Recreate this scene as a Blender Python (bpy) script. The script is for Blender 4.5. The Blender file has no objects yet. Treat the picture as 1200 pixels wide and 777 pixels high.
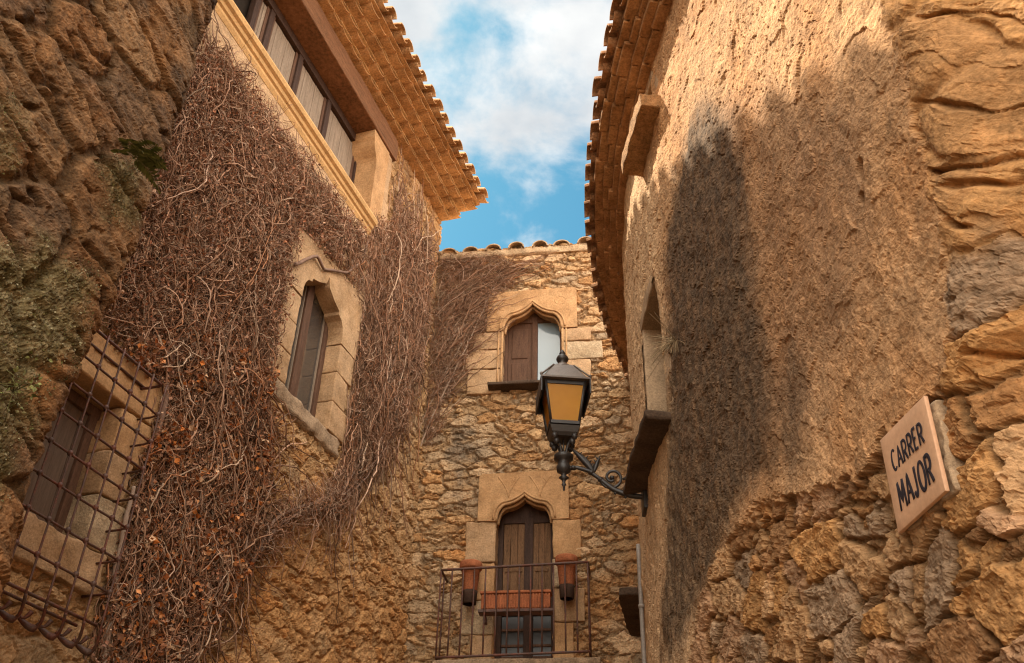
import bpy, bmesh, math
import numpy as np
R_ = math.radians
sc = bpy.context.scene
COL = sc.collection
# ------------------------------------------------------------------ camera
FPX, TH = 1105.0, R_(35.1)
RHO = math.asin(40 * math.tan(TH) / FPX)
CAM = np.array([0, 0, 1.6])
cF = np.array([0, math.cos(TH), math.sin(TH)])
_r0 = np.array([1.0, 0, 0]); _u0 = np.array([0, -math.sin(TH), math.cos(TH)])
cR = math.cos(RHO) * _r0 + math.sin(RHO) * _u0
cU = -math.sin(RHO) * _r0 + math.cos(RHO) * _u0
cd = bpy.data.cameras.new('camera'); cam = bpy.data.objects.new('camera', cd); COL.objects.link(cam)
from mathutils import Matrix
M4 = Matrix(((cR[0], cU[0], -cF[0], 0), (cR[1], cU[1], -cF[1], 0), (cR[2], cU[2], -cF[2], 1.6), (0, 0, 0, 1)))
cam.matrix_world = M4
cd.sensor_width = 36; cd.lens = FPX / 1200 * 36; cd.clip_end = 3000; cd.clip_start = 0.05
sc.camera = cam
# ------------------------------------------------------------------ sun, sky
SUN_AZ, SUN_EL = R_(-50), R_(54.6)
S = np.array([math.sin(SUN_AZ) * math.cos(SUN_EL), math.cos(SUN_AZ) * math.cos(SUN_EL), math.sin(SUN_EL)])
sl = bpy.data.lights.new('sun', 'SUN'); sl.energy = 4.0; sl.angle = R_(0.7); sl.color = (1.0, 0.84, 0.62)
so = bpy.data.objects.new('sun', sl); COL.objects.link(so); so.location = (-6, 6, 20)
from mathutils import Vector
so.rotation_euler = Vector(tuple(S)).to_track_quat('Z', 'Y').to_euler()
w = bpy.data.worlds.new('World'); sc.world = w; w.use_nodes = True
nt = w.node_tree; nt.nodes.clear()
def N(tree, t, **kw):
    n = tree.nodes.new(t)
    for k, v in kw.items(): setattr(n, k, v)
    return n
def mixc(tree, a, b, fac, blend='MIX'):
    m = N(tree, 'ShaderNodeMix', data_type='RGBA', blend_type=blend)
    for sock, v in ((m.inputs[0], fac), (m.inputs[6], a), (m.inputs[7], b)):
        if hasattr(v, 'is_linked'): tree.links.new(v, sock)
        else: sock.default_value = v if not isinstance(v, tuple) else (*v, 1)[:4]
    return m.outputs[2]
sky = N(nt, 'ShaderNodeTexSky', sky_type='NISHITA', sun_disc=False, sun_elevation=SUN_EL, sun_rotation=SUN_AZ)
sky.altitude = 100; sky.air_density = 1.0; sky.dust_density = 1.2; sky.ozone_density = 1.2
tc = N(nt, 'ShaderNodeTexCoord'); mp = N(nt, 'ShaderNodeMapping')
sep = N(nt, 'ShaderNodeSeparateXYZ'); nt.links.new(tc.outputs['Generated'], sep.inputs[0])
def math_n(tree, op, a, b=None, clamp=False):
    n = N(tree, 'ShaderNodeMath', operation=op, use_clamp=clamp)
    for i, v in enumerate((a, b)):
        if v is None: continue
        if hasattr(v, 'is_linked'): tree.links.new(v, n.inputs[i])
        else: n.inputs[i].default_value = v
    return n.outputs[0]
def rng_node(t, v, a, b, c, d):
    n = N(t, 'ShaderNodeMapRange'); t.links.new(v, n.inputs[0])
    for i, k in enumerate((a, b, c, d)): n.inputs[i + 1].default_value = k
    return n.outputs[0]
zc = math_n(nt, 'MAXIMUM', sep.outputs[2], 0.08)
cx = math_n(nt, 'DIVIDE', sep.outputs[0], zc); cy = math_n(nt, 'DIVIDE', sep.outputs[1], zc)
cmb = N(nt, 'ShaderNodeCombineXYZ'); nt.links.new(cx, cmb.inputs[0]); nt.links.new(cy, cmb.inputs[1])
cn = N(nt, 'ShaderNodeTexNoise'); cn.inputs['Scale'].default_value = 4.6; cn.inputs['Detail'].default_value = 10
cn.inputs['Roughness'].default_value = 0.58; cn.inputs['Distortion'].default_value = 0.25
cmap = N(nt, 'ShaderNodeMapping'); cmap.inputs['Location'].default_value = (3.1, 1.7, 0)
nt.links.new(cmb.outputs[0], cmap.inputs[0]); nt.links.new(cmap.outputs[0], cn.inputs['Vector'])
# a bank of cloud overhead that thins out towards the horizon ahead
bank = N(nt, 'ShaderNodeMapRange', interpolation_type='SMOOTHSTEP'); nt.links.new(cy, bank.inputs[0])
for i, v in enumerate((1.08, 0.86, -0.12, 0.19)): bank.inputs[i + 1].default_value = v
cl = math_n(nt, 'ADD', cn.outputs[0], bank.outputs[0])
cr = N(nt, 'ShaderNodeMapRange', interpolation_type='SMOOTHSTEP'); nt.links.new(cl, cr.inputs[0])
for i, v in enumerate((0.46, 0.72, 0.0, 0.95)): cr.inputs[i + 1].default_value = v
skyt = mixc(nt, sky.outputs[0], (0.40, 0.92, 0.90), 1.0, 'MULTIPLY')
cn2 = N(nt, 'ShaderNodeTexNoise'); cn2.inputs['Scale'].default_value = 6; cn2.inputs['Detail'].default_value = 6
nt.links.new(cmap.outputs[0], cn2.inputs['Vector'])
cloudc = mixc(nt, (4.3, 4.45, 4.6), (6.8, 6.7, 6.5), rng_node(nt, cn2.outputs[0], .3, .68, 0, 1))
# unseen clouds behind the viewer, boosted and warmed as added fill for the shade
front = N(nt, 'ShaderNodeMapRange', interpolation_type='SMOOTHSTEP'); nt.links.new(sep.outputs[1], front.inputs[0])
for i, v in enumerate((0.45, -0.1, 1.0, 6.0)): front.inputs[i + 1].default_value = v
fv = N(nt, 'ShaderNodeVectorMath', operation='SCALE'); nt.links.new(mixc(nt, cloudc, mixc(nt, cloudc, (1.0, 0.90, 0.76), 1.0, 'MULTIPLY'), math_n(nt, 'MULTIPLY', math_n(nt, 'SUBTRACT', front.outputs[0], 1.0), 0.166)), fv.inputs[0]); nt.links.new(front.outputs[0], fv.inputs['Scale'])
skyc = mixc(nt, skyt, fv.outputs[0], cr.outputs[0])
bg = N(nt, 'ShaderNodeBackground'); bg.inputs[1].default_value = 0.052
nt.links.new(skyc, bg.inputs[0])
wo = N(nt, 'ShaderNodeOutputWorld'); nt.links.new(bg.outputs[0], wo.inputs[0])
vs = sc.view_settings
vs.view_transform = 'Standard'; vs.look = 'None'; vs.exposure = 1.70; vs.gamma = 1.0
sc.render.engine = 'CYCLES'
cy_ = sc.cycles
cy_.use_denoising = True; cy_.filter_width = 1.2; cy_.use_guiding = True; cy_.denoising_prefilter = 'ACCURATE'; cy_.denoiser = 'OPENIMAGEDENOISE'; cy_.denoising_input_passes = 'RGB_ALBEDO_NORMAL'
cy_.max_bounces = 10; cy_.diffuse_bounces = 6; cy_.glossy_bounces = 3; cy_.transmission_bounces = 6
cy_.sample_clamp_indirect = 6

# ------------------------------------------------------------------ pixel rays and wall frames
def ray(x, y): return (x - 600) / FPX * cR - (y - 388.5) / FPX * cU + cF
P0 = np.array([-1.23865, 12.0, 0.0])                     # inner corner between the left house and the end house
def head(deg): return np.array([math.sin(R_(deg)), math.cos(R_(deg)), 0.0])
dL, nL = head(19), head(109)                              # left house: along the lane, out into the lane
dB, nB = head(98), head(188)                              # end house
NOFF = 1.15                                               # the old wall stands this far in front of the left house
def hitp(x, y, p, n):
    d = ray(x, y); t = ((p - CAM) @ n) / (d @ n); return CAM + t * d
def LH(x, y, n=0.0):
    h = hitp(x, y, P0 + nL * n, nL); return (h - P0) @ dL, h[2]
def BH(x, y, n=0.0):
    h = hitp(x, y, P0 + nB * n, nB); return (h - P0) @ dB, h[2]
def WL(u, n, z):
    u, n, z = np.broadcast_arrays(*map(np.asarray, (u, n, z)))
    return np.stack([P0[0] + u * dL[0] + n * nL[0], P0[1] + u * dL[1] + n * nL[1], z + 0.0], -1)
def WB(u, n, z):
    u, n, z = np.broadcast_arrays(*map(np.asarray, (u, n, z)))
    return np.stack([P0[0] + u * dB[0] + n * nB[0], P0[1] + u * dB[1] + n * nB[1], z + 0.0], -1)
# right house: a wall that bends away, parameter = y
_ry = np.linspace(-8, 13, 2101)
_rh = np.where(_ry < 5.3, -7.5, np.minimum(-7.5 + (_ry - 5.3) * 4.9, 19))
_rx = np.cumsum(np.tan(np.radians(_rh))) * 0.01
_rx += 1.55 - np.interp(3.2, _ry, _rx)
def WR(t, n, z):
    t, n, z = np.broadcast_arrays(*map(np.asarray, (t, n, z)))
    h = np.radians(np.interp(t, _ry, _rh))
    return np.stack([np.interp(t, _ry, _rx) - n * np.cos(h), t + n * np.sin(h), z + 0.0], -1)
_sel = (_ry > 1.0) & (_ry < 8.55)
def RH(x, y, n=0.0):
    d = ray(x, y); az = math.atan2(d[0], d[1])
    ys = _ry[_sel]; p = WR(ys, n, 0.0)
    a = np.arctan2(p[:, 0], p[:, 1])
    i = int(np.argmin(np.abs(a - az))); q = p[i]
    return ys[i], 1.6 + d[2] / math.hypot(d[0], d[1]) * math.hypot(q[0], q[1])
# old wall: parallel to the left house, then round a corner back to it
def _oldedge():
    h = hitp(130, 390, P0 + nL * NOFF, nL); return (h - P0) @ dL
OE = _oldedge()
def WO(t, n, z):
    """t<0 along the face (0 = corner), t>0 along the return"""
    t, n, z = np.broadcast_arrays(*map(np.asarray, (t, n, z)))
    u = np.where(t < 0, OE + t, OE); o = np.where(t < 0, NOFF, NOFF - t)
    k = np.clip((t + 0.12) / 0.24, 0, 1); a = k * math.pi / 2
    rad = 0.12                                             # rounded corner
    u = u - .17 * np.clip((5.3 - z) / 1.1, 0, 1)             # the foot of the corner is worn back
    inr = (t > -0.12) & (t < 0.12)
    u = np.where(inr, OE - rad + rad * np.sin(a) - .17 * np.clip((5.3 - z) / 1.1, 0, 1), u); o = np.where(inr, NOFF - rad + rad * np.cos(a), o)
    du, do = np.sin(a), np.cos(a)
    return WL(u + n * du, o + n * do, z)

# ------------------------------------------------------------------ noise
def hsh(ix, iy, seed):
    with np.errstate(over='ignore'):
        h = (ix.astype(np.int64) * 374761393 + iy.astype(np.int64) * 668265263 + seed * 2147483647 * 31 + seed * 974634777) & 0xFFFFFFFF
        h = ((h ^ (h >> 13)) * 1274126177) & 0xFFFFFFFF
        h = ((h ^ (h >> 16)) * 2246822519) & 0xFFFFFFFF
        h = h ^ (h >> 15)
    return (h & 0xFFFFFF) / float(0xFFFFFF)
def noise(x, y, seed=0):
    x, y = np.broadcast_arrays(np.asarray(x, float), np.asarray(y, float))
    ix = np.floor(x); iy = np.floor(y); fx = x - ix; fy = y - iy
    ix = ix.astype(np.int64); iy = iy.astype(np.int64)
    u = fx * fx * fx * (fx * (fx * 6 - 15) + 10); v = fy * fy * fy * (fy * (fy * 6 - 15) + 10)
    def g(i, j):
        a = hsh(ix + i, iy + j, seed) * 2 * math.pi
        return np.cos(a) * (fx - i) + np.sin(a) * (fy - j)
    a = g(0, 0); b = g(1, 0); c = g(0, 1); d = g(1, 1)
    return 1.5 * ((a * (1 - u) + b * u) * (1 - v) + (c * (1 - u) + d * u) * v)
def fbm(x, y, o=5, seed=0, gain=0.5, lac=2.03):
    s = 0; a = 1.0; f = 1.0; t = 0
    for i in range(o):
        s = s + a * noise(x * f + 17.3 * i, y * f - 9.1 * i, seed + i); t += a; a *= gain; f *= lac
    return s / t
def ridged(x, y, o=5, seed=0):
    s = 0; a = 1.0; f = 1.0; t = 0
    for i in range(o):
        s = s + a * (1 - 2 * np.abs(noise(x * f + 3.7 * i, y * f + 5.1 * i, seed + i))); t += a; a *= 0.5; f *= 2.1
    return s / t
def stones(x, y, seed=0, jit=0.85, big=0.0):
    """voronoi cells: border distance, cell hash values, offset inside the cell"""
    ix = np.floor(x).astype(np.int64); iy = np.floor(y).astype(np.int64)
    b1 = np.full(x.shape, 1e9); b2 = np.full(x.shape, 1e9)
    p1x = np.zeros(x.shape); p1y = np.zeros(x.shape); p2x = np.zeros(x.shape); p2y = np.zeros(x.shape)
    c1x = np.zeros(x.shape, np.int64); c1y = np.zeros(x.shape, np.int64)
    for i in (-1, 0, 1):
        for j in (-1, 0, 1):
            cx_, cy_2 = ix + i, iy + j
            px = cx_ + 0.5 + jit * (hsh(cx_, cy_2, seed) - 0.5) + 0.5 * (cy_2 % 2) * 0.5
            py = cy_2 + 0.5 + jit * (hsh(cx_, cy_2, seed + 7) - 0.5)
            r = big * (hsh(cx_, cy_2, seed + 11) - 0.5)
            d = np.hypot(x - px, y - py) - r
            lt = d < b1
            lt2 = (~lt) & (d < b2)
            b2 = np.where(lt, b1, np.where(lt2, d, b2))
            p2x = np.where(lt, p1x, np.where(lt2, px, p2x)); p2y = np.where(lt, p1y, np.where(lt2, py, p2y))
            b1 = np.where(lt, d, b1); p1x = np.where(lt, px, p1x); p1y = np.where(lt, py, p1y)
            c1x = np.where(lt, cx_, c1x); c1y = np.where(lt, cy_2, c1y)
    e = (b2 - b1) * 0.5
    return e, hsh(c1x, c1y, seed + 21), hsh(c1x, c1y, seed + 22), hsh(c1x, c1y, seed + 23), x - p1x, y - p1y
def chips(x, y, seed=0, o=3, gain=.5):
    """broken rock: tilted flat facets at several sizes, roughly -1..1"""
    s = 0; a = 1.0; f = 1.0; t = 0
    for i in range(o):
        wx = .35 * fbm(x * f * 1.3, y * f * 1.3, 3, seed + 40 + i); wy = .35 * fbm(x * f * 1.3 + 7, y * f * 1.3 - 3, 3, seed + 50 + i)
        e, r1, r2, r3, dx, dy = stones(x * f + wx, y * f + wy, seed + i * 3, .9, .3)
        s = s + a * ((r1 - .5) * .9 + dx * (r2 - .5) * 2.2 + dy * (r3 - .5) * 2.2); t += a; a *= gain; f *= 2.2
    return s / t * 1.6
def sstep(a, b, x):
    t = np.clip((x - a) / (b - a), 0, 1); return t * t * (3 - 2 * t)
def inpoly(x, y, poly):
    """signed distance to a polygon, positive inside"""
    poly = np.asarray(poly, float); ins = np.zeros(x.shape, bool); d = np.full(x.shape, 1e9)
    for (x0, y0), (x1, y1) in zip(poly, np.roll(poly, -1, 0)):
        c = ((y0 > y) != (y1 > y)) & (x < (x1 - x0) * (y - y0) / (y1 - y0 + 1e-12) + x0); ins ^= c
        ex, ey = x1 - x0, y1 - y0
        t = np.clip(((x - x0) * ex + (y - y0) * ey) / (ex * ex + ey * ey + 1e-12), 0, 1)
        d = np.minimum(d, np.hypot(x - x0 - t * ex, y - y0 - t * ey))
    return np.where(ins, d, -d)
rng = np.random.default_rng(7)
def lerpc(a, b, t):
    a = np.asarray(a, float); b = np.asarray(b, float); return a + (b - a) * np.asarray(t)[..., None]

# ------------------------------------------------------------------ materials
def bsdf(name):
    m = bpy.data.materials.new(name); m.use_nodes = True
    return m, m.node_tree, m.node_tree.nodes['Principled BSDF']
def tex(t, scale, detail=6, rough=0.6, vec=None, dist=0.0):
    n = N(t, 'ShaderNodeTexNoise'); n.inputs['Scale'].default_value = scale; n.inputs['Detail'].default_value = detail
    n.inputs['Roughness'].default_value = rough; n.inputs['Distortion'].default_value = dist
    if vec is not None: t.links.new(vec, n.inputs['Vector'])
    return n.outputs[0]
def surf(name, color=None, rough=0.92, var=0.35, s1=6, s2=45, bump=0.35, bdist=0.01, spec=0.15, tint=None, attr=False, stretch=None, sb=120, metal=0.0):
    """mottled rough surface; attr=True takes the object's own colour from its Col attribute"""
    m, t, b = bsdf(name)
    tcn = N(t, 'ShaderNodeTexCoord'); vec = tcn.outputs['Object']
    if stretch:
        mpn = N(t, 'ShaderNodeMapping'); mpn.inputs['Scale'].default_value = stretch
        t.links.new(vec, mpn.inputs[0]); vec = mpn.outputs[0]
    if attr:
        at = N(t, 'ShaderNodeAttribute'); at.attribute_name = 'Col'; base = at.outputs[0]
    else:
        rg = N(t, 'ShaderNodeRGB'); rg.outputs[0].default_value = (*color, 1); base = rg.outputs[0]
    n1 = tex(t, s1, 5, 0.6, vec); n2 = tex(t, s2, 6, 0.7, vec)
    v = math_n(t, 'ADD', rng_node(t, n1, 0.25, 0.75, -var, var), rng_node(t, n2, 0.36, 0.64, -var, var))
    v = math_n(t, 'ADD', v, 1.0)
    vv = N(t, 'ShaderNodeCombineXYZ')
    for i in range(3): t.links.new(v, vv.inputs[i])
    c = mixc(t, base, vv.outputs[0], 1.0, 'MULTIPLY')
    if tint:
        n3 = tex(t, s1 * 0.6, 4, 0.6, vec, 0.5)
        c = mixc(t, c, mixc(t, c, tint, 1.0, 'MULTIPLY'), rng_node(t, n3, 0.45, 0.65, 0, 1))
    t.links.new(c, b.inputs['Base Color'])
    b.inputs['Roughness'].default_value = rough; b.inputs['Specular IOR Level'].default_value = spec
    b.inputs['Metallic'].default_value = metal
    if bump:
        bh = math_n(t, 'ADD', tex(t, sb, 8, 0.75, vec), math_n(t, 'MULTIPLY', tex(t, sb * 0.25, 4, 0.6, vec), 1.5))
        bn = N(t, 'ShaderNodeBump'); bn.inputs['Strength'].default_value = bump; bn.inputs['Distance'].default_value = bdist
        t.links.new(bh, bn.inputs['Height']); t.links.new(bn.outputs[0], b.inputs['Normal'])
    return m
M = {}
M['wallstone'] = surf('rubble_stone', attr=True, var=0.24, s1=9, s2=42, bump=0.9, bdist=0.02, sb=55)
M['plaster'] = surf('worn_render_and_stone', attr=True, var=0.2, s1=9, s2=36, bump=0.75, bdist=0.012, sb=60)
M['oldstone'] = surf('old_mossy_stone', attr=True, var=0.36, s1=9, s2=48, bump=0.85, bdist=0.016, sb=55)
M['block'] = surf('dressed_sandstone', (0.43, 0.275, 0.155), var=0.24, s1=5, s2=50, bump=0.7, bdist=0.010, tint=(0.78, 0.74, 0.68), sb=70)
M['greyblock'] = surf('weathered_grey_stone', (0.36, 0.25, 0.16), var=0.34, s1=7, s2=50, bump=0.9, bdist=0.014, tint=(0.7, 0.68, 0.66), sb=80)
M['carved'] = surf('carved_golden_stone', (0.45, 0.265, 0.13), var=0.22, s1=5, s2=45, bump=0.55, bdist=0.008, tint=(0.8, 0.76, 0.72), sb=80)
M['cornice'] = surf('ochre_cornice_stone', (0.50, 0.30, 0.13), var=0.18, s1=4, s2=40, bump=0.4, bdist=0.006, sb=80)
M['tile'] = surf('clay_roof_tile', (0.47, 0.285, 0.145), var=0.30, s1=5, s2=40, bump=0.4, bdist=0.006, tint=(0.75, 0.7, 0.66), sb=90)
M['tilelight'] = surf('pale_clay_brick', (0.58, 0.41, 0.235), var=0.25, s1=5, s2=40, bump=0.4, bdist=0.006, tint=(0.8, 0.75, 0.7), sb=90)
M['tiledark'] = surf('aged_roof_tile', (0.30, 0.155, 0.075), var=0.32, s1=6, s2=40, bump=0.45, bdist=0.006, tint=(0.6, 0.6, 0.6), sb=90)
M['brick'] = surf('aged_eave_brick', (0.40, 0.22, 0.105), var=0.3, s1=6, s2=40, bump=0.45, bdist=0.006, tint=(0.7, 0.65, 0.6), sb=90)
M['beam'] = surf('dark_timber', (0.17, 0.082, 0.042), var=0.34, s1=3, s2=30, bump=0.5, bdist=0.008, stretch=(0.6, 0.6, 6), sb=30)
M['wood'] = surf('brown_wood', (0.10, 0.052, 0.032), var=0.3, s1=5, s2=40, bump=0.4, bdist=0.004, stretch=(6, 6, 0.7), rough=0.75, sb=30)
M['darkwood'] = surf('dark_brown_wood', (0.05, 0.028, 0.02), var=0.3, s1=5, s2=40, bump=0.3, bdist=0.003, stretch=(6, 6, 0.7), rough=0.7, sb=30)
M['oldwood'] = surf('weathered_door_wood', (0.155, 0.085, 0.045), var=0.42, s1=5, s2=40, bump=0.6, bdist=0.005, stretch=(8, 8, 0.7), rough=0.85, sb=30)
M['greywood'] = surf('silvered_shutter_wood', (0.23, 0.175, 0.13), var=0.3, s1=4, s2=40, bump=0.4, bdist=0.003, stretch=(9, 9, 0.6), rough=0.85, sb=30)
M['greyshut'] = surf('grey_brown_shutter', (0.125, 0.085, 0.062), var=0.2, s1=4, s2=40, bump=0.3, bdist=0.003, stretch=(9, 9, 0.6), rough=0.8, sb=30)
M['lamproof'] = surf('dull_grey_roof_metal', (0.115, 0.088, 0.072), var=0.25, s1=14, s2=90, bump=0.2, bdist=0.002, rough=0.42, spec=0.5, sb=150)
M['iron'] = surf('rusty_dark_iron', (0.075, 0.036, 0.024), var=0.3, s1=20, s2=90, bump=0.3, bdist=0.002, rough=0.6, spec=0.4, tint=(1.6, 0.9, 0.7), sb=150)
M['lampiron'] = surf('black_painted_iron', (0.022, 0.017, 0.015), var=0.2, s1=20, s2=90, bump=0.2, bdist=0.002, rough=0.45, spec=0.45, sb=150)
M['terracotta'] = surf('terracotta', (0.33, 0.115, 0.052), var=0.28, s1=9, s2=60, bump=0.25, bdist=0.003, tint=(0.8, 0.75, 0.75), sb=120)
M['potbase'] = surf('dark_pot_holder', (0.06, 0.035, 0.025), var=0.2, s1=9, s2=60, bump=0.2, bdist=0.003, sb=120)
M['slab'] = surf('dark_slate_sill', (0.075, 0.048, 0.032), var=0.3, s1=6, s2=50, bump=0.5, bdist=0.008, sb=70)
M['sign'] = surf('sign_plaque_glaze', (0.55, 0.33, 0.20), var=0.07, s1=5, s2=40, bump=0.12, bdist=0.002, rough=0.6, spec=0.3, tint=(0.93, 0.9, 0.88), sb=60)
M['ink'] = surf('sign_lettering', (0.03, 0.024, 0.03), var=0.2, s1=30, s2=90, bump=0, rough=0.7)
M['pipe'] = surf('grey_pipe', (0.26, 0.225, 0.195), var=0.15, s1=6, s2=50, bump=0.15, bdist=0.002, rough=0.5, spec=0.4)
M['mortar'] = surf('mortar', (0.36, 0.25, 0.155), var=0.25, s1=8, s2=60, bump=0.6, bdist=0.008, sb=70)
M['void'] = surf('dark_interior', (0.02, 0.014, 0.01), var=0.2, bump=0)
M['ground'] = surf('street_paving', (0.30, 0.21, 0.135), var=0.25, s1=1.5, s2=25, bump=0.6, bdist=0.02, sb=15)
M['curtain'] = surf('pale_curtain', (0.62, 0.62, 0.60), var=0.06, s1=6, s2=40, bump=0)
def twig_mat(name, rough=0.9):
    m, t, b = bsdf(name)
    at = N(t, 'ShaderNodeAttribute'); at.attribute_name = 'Col'
    t.links.new(at.outputs[0], b.inputs['Base Color']); b.inputs['Roughness'].default_value = rough
    b.inputs['Specular IOR Level'].default_value = 0.15
    return m
M['twig'] = twig_mat('creeper_stem'); M['leaf'] = twig_mat('dry_leaf', 0.8); M['green'] = twig_mat('green_leaf', 0.7)
def glass(name, c, rough=0.06, spec=0.5, mixg=0.35):
    m, t, b = bsdf(name); b.inputs['Base Color'].default_value = (*c, 1); b.inputs['Roughness'].default_value = 0.9
    g = N(t, 'ShaderNodeBsdfGlossy'); g.inputs['Roughness'].default_value = rough; g.inputs['Color'].default_value = (0.9, 0.9, 0.9, 1)
    mx = N(t, 'ShaderNodeMixShader'); fr = N(t, 'ShaderNodeFresnel'); fr.inputs[0].default_value = 1.5
    f = math_n(t, 'MULTIPLY', fr.outputs[0], 1.0); f = math_n(t, 'ADD', f, mixg, True)
    t.links.new(f, mx.inputs[0]); t.links.new(b.outputs[0], mx.inputs[1]); t.links.new(g.outputs[0], mx.inputs[2])
    t.links.new(mx.outputs[0], t.nodes['Material Output'].inputs[0]); return m
M['pane'] = glass('window_glass', (0.03, 0.02, 0.014), mixg=0.06); M['darkpane'] = glass('dusty_dark_glass', (0.014, 0.012, 0.012), rough=0.35, mixg=0.0)
M['palepane'] = glass('window_glass_painted_reflection', (0.19, 0.25, 0.29), mixg=0.02)  # pale bluish base colour stands in for the sky reflected in the pane
def amber():
    m, t, b = bsdf('amber_lantern_glass')
    tcn = N(t, 'ShaderNodeTexCoord')
    c = mixc(t, (0.60, 0.28, 0.010), (0.80, 0.42, 0.025), tex(t, 6, 4, 0.6, tcn.outputs['Object']))
    tr = N(t, 'ShaderNodeBsdfTranslucent'); t.links.new(c, tr.inputs[0])
    tp = N(t, 'ShaderNodeBsdfTransparent'); tp.inputs[0].default_value = (0.85, 0.40, 0.05, 1)
    t.links.new(c, b.inputs['Base Color']); b.inputs['Roughness'].default_value = 0.35
    mx = N(t, 'ShaderNodeMixShader'); mx.inputs[0].default_value = 0.45
    t.links.new(b.outputs[0], mx.inputs[1]); t.links.new(tr.outputs[0], mx.inputs[2])
    m2 = N(t, 'ShaderNodeMixShader'); m2.inputs[0].default_value = 0.22
    t.links.new(mx.outputs[0], m2.inputs[1]); t.links.new(tp.outputs[0], m2.inputs[2])
    t.links.new(m2.outputs[0], t.nodes['Material Output'].inputs[0]); return m
M['amber'] = amber()

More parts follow.
